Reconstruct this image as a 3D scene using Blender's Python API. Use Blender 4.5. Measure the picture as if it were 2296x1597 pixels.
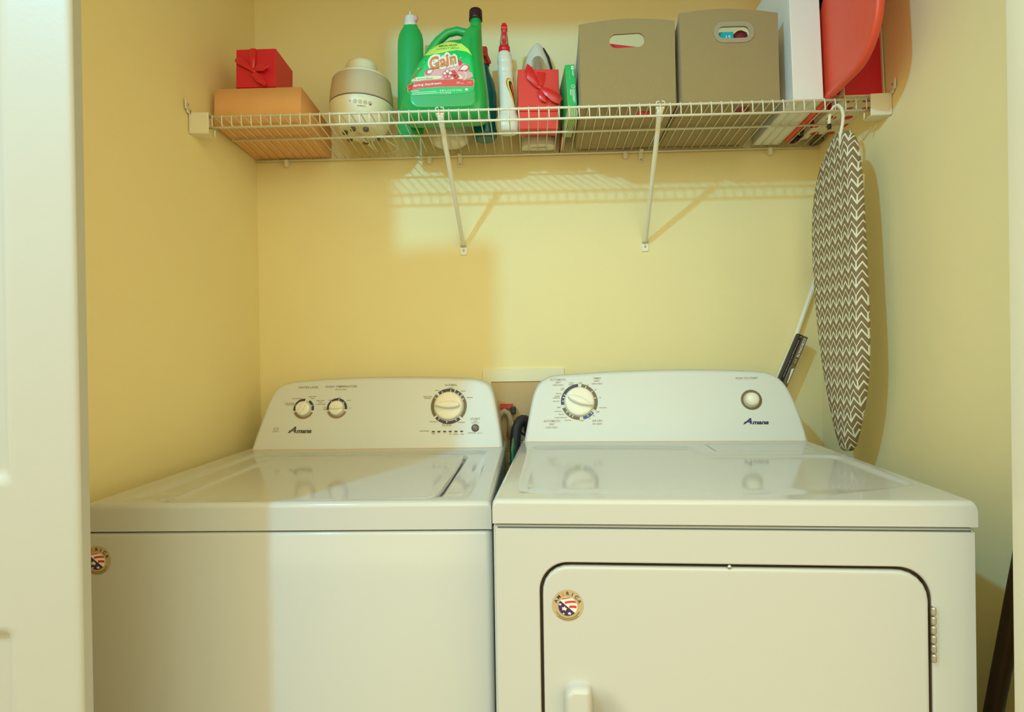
import bpy, bmesh, math, random
import numpy as np
from mathutils import Vector, Matrix
random.seed(4)
for o in list(bpy.data.objects): bpy.data.objects.remove(o)
SC = bpy.context.scene
COL = SC.collection

# ---------------------------------------------------------------- camera, light, exposure
cam = bpy.data.cameras.new('camera'); cam.lens = 1393.0/2296.0*36.0; cam.sensor_width = 36.0
cam.clip_start = 0.05; cam.clip_end = 60
camo = bpy.data.objects.new('camera', cam); COL.objects.link(camo)
def cam_matrix(yaw, pitch, roll, loc):
    cy, sy, cp, sp = math.cos(yaw), math.sin(yaw), math.cos(pitch), math.sin(pitch)
    f = Vector((-sy*cp, cy*cp, sp)); r = Vector((cy, sy, 0)); u = r.cross(f)
    r2 = r*math.cos(roll)+u*math.sin(roll); u2 = -r*math.sin(roll)+u*math.cos(roll)
    m = Matrix((r2, u2, -f)).transposed().to_4x4(); m.translation = loc
    return m
camo.matrix_world = cam_matrix(0.0316, -0.0037, -0.0154, Vector((0.8357, -1.8871, 1.15)))
SC.camera = camo

wd = bpy.data.worlds.new('world'); SC.world = wd; wd.use_nodes = True
bg = wd.node_tree.nodes['Background']
bg.inputs[0].default_value = (1.0, 0.85, 0.44, 1); bg.inputs[1].default_value = 2.0

def lamp(name, kind, loc, energy, color, size=0.05, rot=(0, 0, 0), size_y=None, spread=None):
    l = bpy.data.lights.new(name, kind); l.energy = energy; l.color = color
    if kind == 'AREA':
        l.size = size
        if size_y: l.shape = 'RECTANGLE'; l.size_y = size_y
        if spread: l.spread = spread
    else: l.shadow_soft_size = size
    o = bpy.data.objects.new(name, l); COL.objects.link(o); o.location = loc; o.rotation_euler = rot
    return o
# bulb of the hallway ceiling light, up and to the left behind the camera
lamp('hall_ceiling_bulb', 'POINT', (-0.22, -2.27, 2.60), 118, (0.12, 0.62, 1.0), 0.035)
# broad, cool fill lamp added to brighten the closet, behind and above the camera
lamp('fill_area', 'AREA', (0.95, -4.80, 2.75), 22, (0.35, 0.95, 1.0), 2.0, (math.radians(66), 0, 0), 1.2)
SC.view_settings.view_transform = 'Standard'
SC.view_settings.look = 'None'
SC.view_settings.exposure = 0.0
SC.view_settings.gamma = 1.0
SC.view_settings.use_curve_mapping = False

# ---------------------------------------------------------------- materials
MATS = {}
def mat(name, color, rough=0.5, metal=0.0, var=0.04, nscale=40, bump=0.0, bscale=300, spec=0.5, alpha=None,
        trans=0.0, sheen=0.0, coat=0.0):
    if name in MATS: return MATS[name]
    m = bpy.data.materials.new(name); m.use_nodes = True
    nt = m.node_tree; b = nt.nodes['Principled BSDF']
    tc = nt.nodes.new('ShaderNodeTexCoord'); nz = nt.nodes.new('ShaderNodeTexNoise'); nz.inputs['Scale'].default_value = nscale
    nz.inputs['Detail'].default_value = 3
    nt.links.new(tc.outputs['Object'], nz.inputs['Vector'])
    mx = nt.nodes.new('ShaderNodeMix'); mx.data_type = 'RGBA'
    c = color
    mx.inputs[6].default_value = (c[0]*(1-var), c[1]*(1-var), c[2]*(1-var), 1)
    mx.inputs[7].default_value = (min(1, c[0]*(1+var)), min(1, c[1]*(1+var)), min(1, c[2]*(1+var)), 1)
    nt.links.new(nz.outputs['Fac'], mx.inputs[0]); nt.links.new(mx.outputs[2], b.inputs['Base Color'])
    b.inputs['Roughness'].default_value = rough; b.inputs['Metallic'].default_value = metal
    b.inputs['Specular IOR Level'].default_value = spec
    if trans: b.inputs['Transmission Weight'].default_value = trans
    if sheen: b.inputs['Sheen Weight'].default_value = sheen
    if coat: b.inputs['Coat Weight'].default_value = coat; b.inputs['Coat Roughness'].default_value = 0.08
    if bump:
        n2 = nt.nodes.new('ShaderNodeTexNoise'); n2.inputs['Scale'].default_value = bscale; n2.inputs['Detail'].default_value = 2
        bp = nt.nodes.new('ShaderNodeBump'); bp.inputs['Strength'].default_value = bump; bp.inputs['Distance'].default_value = 0.001
        nt.links.new(tc.outputs['Object'], n2.inputs['Vector']); nt.links.new(n2.outputs['Fac'], bp.inputs['Height'])
        nt.links.new(bp.outputs['Normal'], b.inputs['Normal'])
    MATS[name] = m
    return m

WALL = mat('wall_paint', (0.91, 0.785, 0.42), 0.75, var=0.02, nscale=6, bump=0.25, bscale=380)
CEIL = mat('ceiling_paint', (0.75, 0.68, 0.5), 0.8, var=0.02, bump=0.2)
FLOOR = mat('floor_vinyl', (0.26, 0.18, 0.11), 0.45, var=0.10, nscale=9)
TRIM = mat('trim_paint', (0.44, 0.435, 0.39), 0.42, var=0.015, bump=0.12, bscale=160)
JAMBP = mat('jamb_paint', (0.80, 0.77, 0.62), 0.4, var=0.015)
ENAMEL = mat('white_enamel', (0.525, 0.535, 0.515), 0.09, var=0.006, bump=0.02, bscale=220)
PLASTIC = mat('white_console_plastic', (0.68, 0.69, 0.65), 0.30, var=0.006)
KNOBM = mat('knob_plastic', (0.86, 0.82, 0.68), 0.28, var=0.01)
WIRE = mat('white_vinyl_wire', (0.86, 0.82, 0.66), 0.30, var=0.01)
GAP = mat('gap_shade_brown', (0.20, 0.14, 0.085), 0.8)  # dark brown standing in for the shade inside narrow gaps
INKD = mat('dark_print', (0.10, 0.075, 0.06), 0.5)
INKB = mat('brown_print', (0.30, 0.20, 0.10), 0.5)
NAVY = mat('navy_logo', (0.02, 0.02, 0.10), 0.35)
BLACKP = mat('black_plastic', (0.018, 0.015, 0.013), 0.45)
OLIVE = mat('olive_print', (0.17, 0.125, 0.045), 0.5)
SLATE = mat('slate_print', (0.055, 0.045, 0.06), 0.5)
BLUEP = mat('blue_print', (0.07, 0.09, 0.26), 0.5)
TICK = mat('tick_print', (0.72, 0.70, 0.78), 0.4)
BROWNBTN = mat('brown_button', (0.13, 0.095, 0.065), 0.28)
CHROME = mat('steel', (0.60, 0.60, 0.57), 0.35, metal=1.0)
CARD = mat('brown_cardboard', (0.85, 0.45, 0.18), 0.8, var=0.08, nscale=14, bump=0.2)
RED = mat('red_gift_paper', (0.72, 0.012, 0.030), 0.45, var=0.03)
RED2 = mat('bright_red_gift_paper', (0.86, 0.045, 0.03), 0.45, var=0.03)
RIB = mat('red_ribbon', (0.72, 0.02, 0.03), 0.28, var=0.05, trans=0.0)
RIB2 = mat('bright_red_ribbon', (0.80, 0.025, 0.02), 0.3, var=0.05)
FELT = mat('taupe_felt', (0.37, 0.275, 0.120), 0.95, var=0.13, nscale=600, bump=0.5, bscale=900, sheen=0.3)
FELTP = mat('taupe_piping', (0.25, 0.18, 0.095), 0.95, var=0.1, nscale=400)
GROM = mat('grey_grommet', (0.40, 0.34, 0.22), 0.45)
WHITECARD = mat('white_card', (0.88, 0.88, 0.80), 0.5, var=0.02)
REDORANGE = mat('red_orange_plastic', (0.86, 0.095, 0.045), 0.42, var=0.04)
GREENP = mat('green_bottle_plastic', (0.015, 0.42, 0.085), 0.33, var=0.03, coat=0.2)
GREENL = mat('green_label', (0.0, 0.60, 0.12), 0.4, var=0.03)
LIME = mat('lime_label', (0.62, 0.93, 0.13), 0.4)
CREAMP = mat('cream_label', (0.80, 0.86, 0.55), 0.4)
PINKL = mat('pink_label', (0.80, 0.09, 0.10), 0.4)
PINK2 = mat('pale_pink_label', (0.85, 0.42, 0.42), 0.4)
REDL = mat('red_label', (0.80, 0.075, 0.055), 0.4)
ORANGE = mat('orange_letter', (0.86, 0.22, 0.035), 0.4)
DKCAP = mat('dark_maroon_cap', (0.035, 0.006, 0.012), 0.4)
WHITEP = mat('white_plastic', (0.82, 0.79, 0.66), 0.35, var=0.02)
CREAM = mat('cream_plastic', (0.86, 0.80, 0.56), 0.35, var=0.02)
BAND = mat('greige_fabric_band', (0.62, 0.49, 0.30), 0.9, var=0.08, nscale=500, bump=0.3, bscale=900)
REDP = mat('red_plastic', (0.80, 0.015, 0.03), 0.3)
TEAL = mat('teal_liquid_bottle', (0.0, 0.13, 0.17), 0.15, var=0.1)
TEALB = mat('teal_box', (0.0, 0.42, 0.50), 0.4)
GREENBOX = mat('green_carton', (0.0, 0.52, 0.12), 0.35)
PALEG = mat('pale_green_sheets', (0.50, 0.66, 0.26), 0.7, var=0.1)
MAROON = mat('maroon_cloth', (0.22, 0.012, 0.02), 0.6)
RUBBER = mat('black_rubber', (0.02, 0.016, 0.014), 0.6, var=0.2, nscale=120)
GREYHOSE = mat('grey_hose', (0.45, 0.38, 0.28), 0.5)
DKGREEN = mat('green_bag', (0.02, 0.17, 0.08), 0.5)
DARKWOOD = mat('dark_brown_pole', (0.055, 0.030, 0.018), 0.45, var=0.25, nscale=30)
SILVERP = mat('silver_plastic', (0.60, 0.55, 0.44), 0.22, metal=0.6)
GOLD = mat('sticker_gold', (0.48, 0.37, 0.20), 0.4)
STKW = mat('sticker_white', (0.82, 0.80, 0.72), 0.4)
STKR = mat('sticker_red', (0.60, 0.04, 0.03), 0.4)
STKN = mat('sticker_navy', (0.05, 0.02, 0.10), 0.4)
CLOTH = mat('cream_cloth', (0.90, 0.82, 0.60), 0.9, bump=0.4)
GREYD = mat('dark_grey_rubber', (0.12, 0.095, 0.06), 0.6)
CLEAR = mat('clear_smoky_plastic', (0.36, 0.25, 0.12), 0.2)

# ---------------------------------------------------------------- geometry helpers
def bx(bm, c, s, bev=0.0, seg=2, mi=0, rot=None):
    r = bmesh.ops.create_cube(bm, size=1.0)
    vs = r['verts']
    for v in vs: v.co = Vector((v.co.x*s[0], v.co.y*s[1], v.co.z*s[2]))
    fs = list({f for v in vs for f in v.link_faces})
    if bev > 0:
        es = list({e for v in vs for e in v.link_edges})
        rr = bmesh.ops.bevel(bm, geom=es, offset=min(bev, min(s)*0.49), segments=seg, affect='EDGES', profile=0.5, clamp_overlap=True)
        fs = list({f for f in rr['faces']} | {f for f in fs if f.is_valid})
        vs = list({v for f in fs for v in f.verts})
        # all connected
        seen = set(vs); st = list(vs)
        while st:
            v = st.pop()
            for e in v.link_edges:
                w = e.other_vert(v)
                if w not in seen: seen.add(w); st.append(w)
        vs = list(seen); fs = list({f for v in vs for f in v.link_faces})
    M = Matrix.Translation(Vector(c))
    if rot is not None: M = M @ rot.to_4x4()
    for v in vs: v.co = M @ v.co
    for f in fs: f.material_index = mi
    return vs

def tube(bm, pts, r, seg=8, mi=0, closed=False, caps=True):
    P = [Vector(p) for p in pts]; n = len(P); rings = []
    if isinstance(r, (int, float)): r = [r]*n
    nrm = None
    for i in range(n):
        if closed: t = (P[(i+1) % n]-P[i-1]).normalized()
        else: t = (P[min(i+1, n-1)]-P[max(i-1, 0)]).normalized()
        if nrm is None:
            a = Vector((0, 0, 1)) if abs(t.z) < 0.9 else Vector((1, 0, 0))
            nrm = (a-t*a.dot(t)).normalized()
        else:
            nrm = (nrm-t*nrm.dot(t)).normalized()
        b = t.cross(nrm)
        rings.append([bm.verts.new(P[i]+(nrm*math.cos(2*math.pi*k/seg)+b*math.sin(2*math.pi*k/seg))*r[i]) for k in range(seg)])
    m = n if closed else n-1
    for i in range(m):
        A, B = rings[i], rings[(i+1) % n]
        for k in range(seg):
            f = bm.faces.new((A[k], A[(k+1) % seg], B[(k+1) % seg], B[k])); f.material_index = mi; f.smooth = True
    if caps and not closed:
        for R_, rev in ((rings[0], True), (rings[-1], False)):
            f = bm.faces.new(list(reversed(R_)) if rev else R_); f.material_index = mi
    return rings

def loft(bm, loops, cap0=True, cap1=True, mi=0, smooth=True, closed=True):
    R_ = [[bm.verts.new(Vector(p)) for p in L] for L in loops]
    n = len(R_[0])
    for a, b in zip(R_[:-1], R_[1:]):
        for k in range(n if closed else n-1):
            f = bm.faces.new((a[k], a[(k+1) % n], b[(k+1) % n], b[k])); f.material_index = mi; f.smooth = smooth
    if cap0: f = bm.faces.new(list(reversed(R_[0]))); f.material_index = mi
    if cap1: f = bm.faces.new(R_[-1]); f.material_index = mi
    return R_

def lathe(bm, prof, seg=40, c=(0, 0, 0), mi=0, M=None, smooth=True):
    """prof: (radius, z) pairs"""
    loops = []
    for r, z in prof:
        r = max(r, 1e-5)
        loops.append([Vector((math.cos(2*math.pi*k/seg)*r, math.sin(2*math.pi*k/seg)*r, z)) for k in range(seg)])
    T = Matrix.Translation(Vector(c)) @ (M.to_4x4() if M is not None else Matrix.Identity(4))
    loops = [[T @ p for p in L] for L in loops]
    loft(bm, loops, True, True, mi, smooth)

def ell(bm, c, r, mi=0, u=20, v=12, M=None):
    res = bmesh.ops.create_uvsphere(bm, u_segments=u, v_segments=v, radius=1.0)
    for w in res['verts']:
        p = Vector((w.co.x*r[0], w.co.y*r[1], w.co.z*r[2]))
        if M is not None: p = M @ p
        w.co = p+Vector(c)
        for f in w.link_faces: f.smooth = True; f.material_index = mi

def prism(bm, pts, n0, n1, frame=None, mi=0, smooth=False, bev=0.0):
    """pts (u,v) polygon pushed along n from n0 to n1; frame maps (u,v,n) to a point"""
    fr = frame or (lambda u, v, n: Vector((u, n, v)))
    loops = [[fr(u, v, n0) for u, v in pts]]
    if bev > 0:
        ins = inset(pts, bev); d = 1 if n1 > n0 else -1
        loops.append([fr(u, v, n1-d*bev) for u, v in pts])
        loops.append([fr(u, v, n1-d*bev*0.3) for u, v in inset(pts, bev*0.3)])
        loops.append([fr(u, v, n1) for u, v in ins])
    else: loops.append([fr(u, v, n1) for u, v in pts])
    loft(bm, loops, True, True, mi, smooth)

def inset(pts, d):
    n = len(pts); out = []
    A = sum(pts[i][0]*pts[(i+1) % n][1]-pts[(i+1) % n][0]*pts[i][1] for i in range(n))
    s = 1 if A > 0 else -1
    for i in range(n):
        p0 = Vector(pts[i-1]); p = Vector(pts[i]); p1 = Vector(pts[(i+1) % n])
        e0 = (p-p0).normalized(); e1 = (p1-p).normalized()
        n0 = Vector((-e0.y, e0.x))*s; n1 = Vector((-e1.y, e1.x))*s
        b = (n0+n1)
        b = b.normalized() if b.length > 1e-6 else n0
        k = max(0.5, b.dot(n0))
        q = p+b*(d/k); out.append((q.x, q.y))
    return out

def rrect(x0, y0, x1, y1, r, n=8):
    """rounded rectangle, r may be one radius or (bl, br, tr, tl)"""
    if isinstance(r, (int, float)): r = (r,)*4
    out = []
    for (cx, cy, rr, a0) in ((x0+r[0], y0+r[0], r[0], 180), (x1-r[1], y0+r[1], r[1], 270), (x1-r[2], y1-r[2], r[2], 0), (x0+r[3], y1-r[3], r[3], 90)):
        for k in range(n+1):
            a = math.radians(a0+90*k/n); out.append((cx+rr*math.cos(a), cy+rr*math.sin(a)))
    return out

def resample(pts, n):
    P = [Vector(p) for p in pts]; P.append(P[0])
    L = [0]
    for a, b in zip(P[:-1], P[1:]): L.append(L[-1]+(b-a).length)
    out = []; j = 0
    for k in range(n):
        t = L[-1]*k/n
        while L[j+1] < t: j += 1
        f = (t-L[j])/max(1e-9, L[j+1]-L[j]); q = P[j].lerp(P[j+1], f); out.append((q.x, q.y))
    return out

def smooth_poly(pts, it=2):
    for _ in range(it):
        q = []
        n = len(pts)
        for i in range(n):
            a = pts[i]; b = pts[(i+1) % n]
            q.append((a[0]*.75+b[0]*.25, a[1]*.75+b[1]*.25)); q.append((a[0]*.25+b[0]*.75, a[1]*.25+b[1]*.75))
        pts = q
    return pts

def sdf(X, Y, pts):
    """signed distance (negative inside) of numpy points to a polygon"""
    d = np.full(X.shape, 1e9); ins = np.zeros(X.shape, bool); n = len(pts)
    for i in range(n):
        ax, ay = pts[i]; bx_, by_ = pts[(i+1) % n]; ex, ey = bx_-ax, by_-ay
        t = np.clip(((X-ax)*ex+(Y-ay)*ey)/(ex*ex+ey*ey+1e-12), 0, 1)
        d = np.minimum(d, np.hypot(X-ax-t*ex, Y-ay-t*ey))
        c = ((ay > Y) != (by_ > Y)); xx = ax+(Y-ay)*ex/(ey if abs(ey) > 1e-12 else 1e-12)
        ins ^= (c & (X < xx))
    return np.where(ins, -d, d)
def sstep(a, b, x):
    t = np.clip((x-a)/(b-a), 0, 1); return t*t*(3-2*t)

def heightfield(bm, xs, ys, Z, frame, base, mi=0):
    """grid surface with a skirt down to base; frame maps (x,y,z)"""
    ny, nx = len(ys), len(xs)
    V = [[bm.verts.new(frame(xs[i], ys[j], Z[j][i])) for i in range(nx)] for j in range(ny)]
    for j in range(ny-1):
        for i in range(nx-1):
            f = bm.faces.new((V[j][i], V[j][i+1], V[j+1][i+1], V[j+1][i])); f.smooth = True; f.material_index = mi
    rim = [(i, 0) for i in range(nx)]+[(nx-1, j) for j in range(1, ny)]+[(i, ny-1) for i in range(nx-2, -1, -1)]+[(0, j) for j in range(ny-2, 0, -1)]
    B = [bm.verts.new(frame(xs[i], ys[j], base)) for i, j in rim]
    n = len(rim)
    for k in range(n):
        a = V[rim[k][1]][rim[k][0]]; b = V[rim[(k+1) % n][1]][rim[(k+1) % n][0]]
        f = bm.faces.new((b, a, B[k], B[(k+1) % n])); f.material_index = mi
    bm.faces.new(B).material_index = mi

def ringface(bm, outer, hole, fr, n0, n1, mi=0, N=96, c=None, lip=0.0, wall=None):
    """plate with a hole: polygons outer and hole (u,v), between n0 (front) and n1 (back)"""
    c = c or (sum(p[0] for p in hole)/len(hole), sum(p[1] for p in hole)/len(hole))
    angs = sorted(set([2*math.pi*k/N for k in range(N)]+[math.atan2(p[1]-c[1], p[0]-c[0]) % (2*math.pi) for p in list(outer)+list(hole)]))
    def hit(poly, a):
        dx, dy = math.cos(a), math.sin(a); best = None
        for i in range(len(poly)):
            p = poly[i]; q = poly[(i+1) % len(poly)]
            ex, ey = q[0]-p[0], q[1]-p[1]; den = dx*ey-dy*ex
            if abs(den) < 1e-12: continue
            t = ((p[0]-c[0])*ey-(p[1]-c[1])*ex)/den; s = ((p[0]-c[0])*dy-(p[1]-c[1])*dx)/den
            if t > 0 and -1e-6 <= s <= 1+1e-6 and (best is None or t > best): best = t
        return (c[0]+dx*best, c[1]+dy*best)
    O = [hit(outer, a) for a in angs]; H = [hit(hole, a) for a in angs]
    if lip > 0:
        H1 = [(h[0]+(h[0]-c[0])/max(1e-6, math.hypot(h[0]-c[0], h[1]-c[1]))*lip, h[1]+(h[1]-c[1])/max(1e-6, math.hypot(h[0]-c[0], h[1]-c[1]))*lip) for h in H]
        H2 = [(a[0]*.7+b[0]*.3, a[1]*.7+b[1]*.3) for a, b in zip(H, H1)]
        d = 1 if n1 > n0 else -1
        loops = [[fr(u, v, n1) for u, v in O], [fr(u, v, n0) for u, v in O], [fr(u, v, n0) for u, v in H1], [fr(u, v, n0+d*lip*.3) for u, v in H2], [fr(u, v, n0+d*lip) for u, v in H], [fr(u, v, n1) for u, v in H]]
    else:
        loops = [[fr(u, v, n1) for u, v in O], [fr(u, v, n0) for u, v in O], [fr(u, v, n0) for u, v in H], [fr(u, v, n1) for u, v in H]]
    loops.append(loops[0])
    R_ = [[bm.verts.new(p) for p in L] for L in loops[:-1]]; R_.append(R_[0])
    n = len(O)
    for ri, (a, b) in enumerate(zip(R_[:-1], R_[1:])):
        for k in range(n):
            f = bm.faces.new((a[k], a[(k+1) % n], b[(k+1) % n], b[k])); f.material_index = mi
            f.smooth = lip > 0 and ri in (2, 3)
            if wall is not None and ri == 4: f.material_index = wall

def add_text(bm, s, fr, u, v, h, mi=0, shear=0.0, bold=0.0, rot=0.0, width=None, align='CENTER', n=0.0006, depth=0.0):
    """lettering laid on a surface: cap height h, centred on (u,v)"""
    cu = bpy.data.curves.new('lettering', 'FONT'); cu.body = s; cu.size = h/0.70; cu.align_x = align; cu.align_y = 'CENTER'
    cu.shear = shear; cu.offset = bold*h; cu.resolution_u = 3
    o = bpy.data.objects.new('lettering', cu); COL.objects.link(o)
    dg = bpy.context.evaluated_depsgraph_get(); dg.update()
    me = bpy.data.meshes.new_from_object(o.evaluated_get(dg))
    COL.objects.unlink(o); bpy.data.objects.remove(o); bpy.data.curves.remove(cu)
    if len(me.vertices) == 0: return
    xs = [w.co.x for w in me.vertices]; k = 1.0
    if width: k = width/max(1e-6, max(xs)-min(xs))
    ca, sa = math.cos(rot), math.sin(rot)
    vs = []
    for w in me.vertices:
        x, y = w.co.x*k, w.co.y
        vs.append(bm.verts.new(fr(u+x*ca-y*sa, v+x*sa+y*ca, n)))
    for p in me.polygons:
        try:
            f = bm.faces.new([vs[i] for i in p.vertices]); f.material_index = mi
        except ValueError: pass
    bpy.data.meshes.remove(me)

def flat(bm, pts, fr, n=0.0005, mi=0):
    vs = [bm.verts.new(fr(u, v, n)) for u, v in pts]
    f = bm.faces.new(vs); f.material_index = mi
    return f
def flat_tri(bm, pts, fr, n=0.0005, mi=0, div=0):
    f = flat(bm, pts, fr, n, mi)
    bmesh.ops.triangulate(bm, faces=[f])
def sector(bm, fr, c, r0, r1, a0, a1, n=0.0004, mi=0):
    k = max(2, int(abs(a1-a0)/4)); 
    A = [math.radians(a0+(a1-a0)*i/k) for i in range(k+1)]
    I = [bm.verts.new(fr(c[0]+r0*math.cos(a), c[1]+r0*math.sin(a), n)) for a in A]
    O = [bm.verts.new(fr(c[0]+r1*math.cos(a), c[1]+r1*math.sin(a), n)) for a in A]
    for i in range(k):
        f = bm.faces.new((I[i], O[i], O[i+1], I[i+1])); f.material_index = mi
def circ(c, r, n=32, ry=None):
    return [(c[0]+r*math.cos(2*math.pi*k/n), c[1]+(ry or r)*math.sin(2*math.pi*k/n)) for k in range(n)]

def obj(name, bm, mats, parent=None, label=None, fixn=True, sharp=None):
    if fixn: bmesh.ops.recalc_face_normals(bm, faces=bm.faces[:])
    me = bpy.data.meshes.new(name); bm.to_mesh(me); bm.free()
    for m in (mats if isinstance(mats, (list, tuple)) else [mats]): me.materials.append(m)
    if sharp is not None:
        for p in me.polygons: p.use_smooth = True
        me.set_sharp_from_angle(angle=math.radians(sharp))
    o = bpy.data.objects.new(name, me); COL.objects.link(o)
    if parent: o.parent = parent
    if label: o['label'] = label
    return o
def tag(o, label, cat, group=None):
    o['label'] = label; o['category'] = cat
    if group: o['group'] = group
    return o
def thing(name, label, cat, loc=(0, 0, 0), rot=(0, 0, 0), group=None):
    o = bpy.data.objects.new(name, None); COL.objects.link(o); o.empty_display_size = 0.05
    o.location = loc; o.rotation_euler = rot
    return tag(o, label, cat, group)
def struct(name, bm, m, sharp=None):
    o = obj(name, bm, m, sharp=sharp); o['kind'] = 'structure'; return o
def NB(): return bmesh.new()

# ---------------------------------------------------------------- measured outlines and lettering of the consoles
W_OUT = [(-0.0009, -0.0018), (0.0067, 0.0295), (0.0153, 0.0635), (0.0232, 0.0942), (0.0314, 0.124), (0.039, 0.1464), (0.0493, 0.169), (0.0655, 0.1827), (0.0973, 0.1912), (0.1896, 0.1975), (0.2943, 0.2011), (0.4462, 0.2001), (0.5255, 0.1977), (0.5972, 0.1928), (0.6207, 0.1887), (0.6355, 0.1821), (0.6466, 0.1732), (0.6539, 0.1605), (0.6601, 0.138), (0.665, 0.112), (0.6746, 0.0581), (0.6829, 0.0017)]
D_OUT = [(0.0073, -0.006), (0.012, 0.0248), (0.0171, 0.0534), (0.0214, 0.0787), (0.0258, 0.1018), (0.0297, 0.1213), (0.0346, 0.1372), (0.0406, 0.1507), (0.0479, 0.1618), (0.0564, 0.1704), (0.0657, 0.1756), (0.0782, 0.1807), (0.0923, 0.1837), (0.1362, 0.1861), (0.2238, 0.1913), (0.3142, 0.1938), (0.3967, 0.1951), (0.4668, 0.1948), (0.5581, 0.1917), (0.6164, 0.1884), (0.6425, 0.1863), (0.6592, 0.1824), (0.6765, 0.1737), (0.6847, 0.1651), (0.6927, 0.1554), (0.7002, 0.141), (0.707, 0.1243), (0.714, 0.1029), (0.7198, 0.0806), (0.7247, 0.0596), (0.7295, 0.0381), (0.7352, -0.0024)]
W_TXT = [('WATER LEVEL', 0.1427, 0.174, 0.00696, 1), ('WASH TEMPERATURE', 0.2336, 0.1753, 0.00696, 1), ('all cold rinses', 0.2342, 0.1673, 0.0043, 1), ('auto sensing', 0.1135, 0.1435, 0.0038, 1), ('auto sensing', 0.0941, 0.1306, 0.0038, 1), ('+ extra rinse', 0.0945, 0.1262, 0.0038, 1), ('deep water', 0.1572, 0.1486, 0.0038, 1), ('wash', 0.1576, 0.1436, 0.0038, 1), ('deep water', 0.1805, 0.137, 0.0038, 1), ('wash', 0.1809, 0.132, 0.0038, 1), ('+ extra rinse', 0.1813, 0.127, 0.0038, 1), ('cold', 0.2052, 0.1379, 0.0038, 1), ('cool', 0.2313, 0.1457, 0.0038, 1), ('warm', 0.2586, 0.1366, 0.0038, 1), ('hot', 0.263, 0.1153, 0.0038, 1), ('tap', 0.1932, 0.1169, 0.0038, 1), ('cold', 0.193, 0.1119, 0.0038, 1), ('high efficiency', 0.0633, 0.0523, 0.00253, 0), ('NORMAL', 0.5396, 0.1753, 0.00633, 0), ('regular', 0.5391, 0.1677, 0.00405, 0), ('heavy', 0.5023, 0.1614, 0.00405, 0), ('casual', 0.5731, 0.1585, 0.00405, 0), ('delicate', 0.5917, 0.1402, 0.00405, 0), ('bulky items', 0.4764, 0.1442, 0.00405, 0), ('& sheets', 0.4765, 0.1396, 0.00405, 0), ('drain/spin', 0.4937, 0.0743, 0.00405, 0), ('rinse/spin', 0.5701, 0.0721, 0.00405, 0), ('clean washer', 0.5309, 0.0677, 0.00405, 0), ('with affresh', 0.5304, 0.0631, 0.00405, 0), ('START', 0.6078, 0.0802, 0.00709, 0), ('PAUSE', 0.6076, 0.074, 0.00278, 0), ('UNLOCK LID', 0.6077, 0.0698, 0.00278, 0), ('CANCEL', 0.5989, 0.0426, 0.00456, 0), ('hold 3 sec', 0.62, 0.0419, 0.00253, 0), ('cycle status', 0.4696, 0.0496, 0.0043, 1), ('sensing', 0.4946, 0.0439, 0.00304, 0), ('fill', 0.4947, 0.0403, 0.00304, 0), ('wash', 0.5097, 0.0443, 0.00304, 0), ('rinse', 0.5254, 0.0442, 0.00304, 0), ('final', 0.5405, 0.044, 0.00304, 0), ('spin', 0.5405, 0.04, 0.00304, 0), ('cycle', 0.5555, 0.0438, 0.00304, 0), ('complete', 0.555, 0.0398, 0.00304, 0), ('lid', 0.5718, 0.0436, 0.00304, 0), ('locked', 0.5725, 0.0397, 0.00304, 0)]
D_TXT = [('AUTOMATIC', 0.1004, 0.1705, 0.0057, 0), ('DRY', 0.1004, 0.1627, 0.0057, 0), ('HIGH HEAT', 0.1, 0.1556, 0.00421, 0), ('wrinkle', 0.1353, 0.1616, 0.00347, 0), ('prevent', 0.1357, 0.1571, 0.00347, 0), ('OFF', 0.1597, 0.1602, 0.00446, 0), ('60', 0.1798, 0.1553, 0.00372, 0), ('TIMED', 0.2047, 0.1732, 0.0057, 0), ('DRY', 0.2043, 0.1655, 0.0057, 0), ('HIGH HEAT', 0.2044, 0.1581, 0.00421, 0), ('cool', 0.1122, 0.1475, 0.00359, 0), ('down', 0.1121, 0.1432, 0.00359, 0), ('less dry', 0.1018, 0.1325, 0.00359, 0), ('energy', 0.0975, 0.1255, 0.00359, 0), ('preferred', 0.0945, 0.1207, 0.00359, 0), ('more dry', 0.0942, 0.1118, 0.00359, 0), ('OFF', 0.1011, 0.0942, 0.00446, 0), ('cool down', 0.0989, 0.0842, 0.00359, 0), ('less dry', 0.108, 0.0759, 0.00359, 0), ('energy preferred', 0.1058, 0.0673, 0.00359, 0), ('more dry', 0.1244, 0.0597, 0.00359, 0), ('OFF', 0.1611, 0.0583, 0.00446, 0), ('AUTOMATIC', 0.083, 0.0576, 0.00595, 0), ('DRY', 0.0825, 0.0489, 0.00595, 0), ('LOW HEAT', 0.0821, 0.0405, 0.00471, 0), ('40', 0.1997, 0.1416, 0.00372, 0), ('20', 0.2109, 0.1204, 0.00372, 0), ('cool down', 0.2181, 0.0931, 0.00359, 0), ('OFF', 0.2039, 0.0813, 0.00446, 0), ('20', 0.1934, 0.0715, 0.00372, 0), ('10', 0.1818, 0.0641, 0.00372, 0), ('AIR DRY', 0.2027, 0.0577, 0.0057, 0), ('NO HEAT', 0.2022, 0.0494, 0.00446, 0), ('PUSH TO START', 0.5966, 0.1687, 0.00595, 0)]
W_K1 = (0.1353, 0.1143, 0.0285)
W_K2 = (0.2273, 0.1146, 0.0284)
W_K3 = (0.535, 0.1164, 0.0492)
W_BTN = (0.6078, 0.0561, 0.0104)
D_K = (0.1562, 0.1094, 0.0491)
D_BTN = (0.6032, 0.1107, 0.0271)
W_LED = [(0.4945, 0.0474), (0.5098, 0.0474), (0.5253, 0.0474), (0.5405, 0.0474), (0.5558, 0.0474), (0.5711, 0.0474)]
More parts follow.
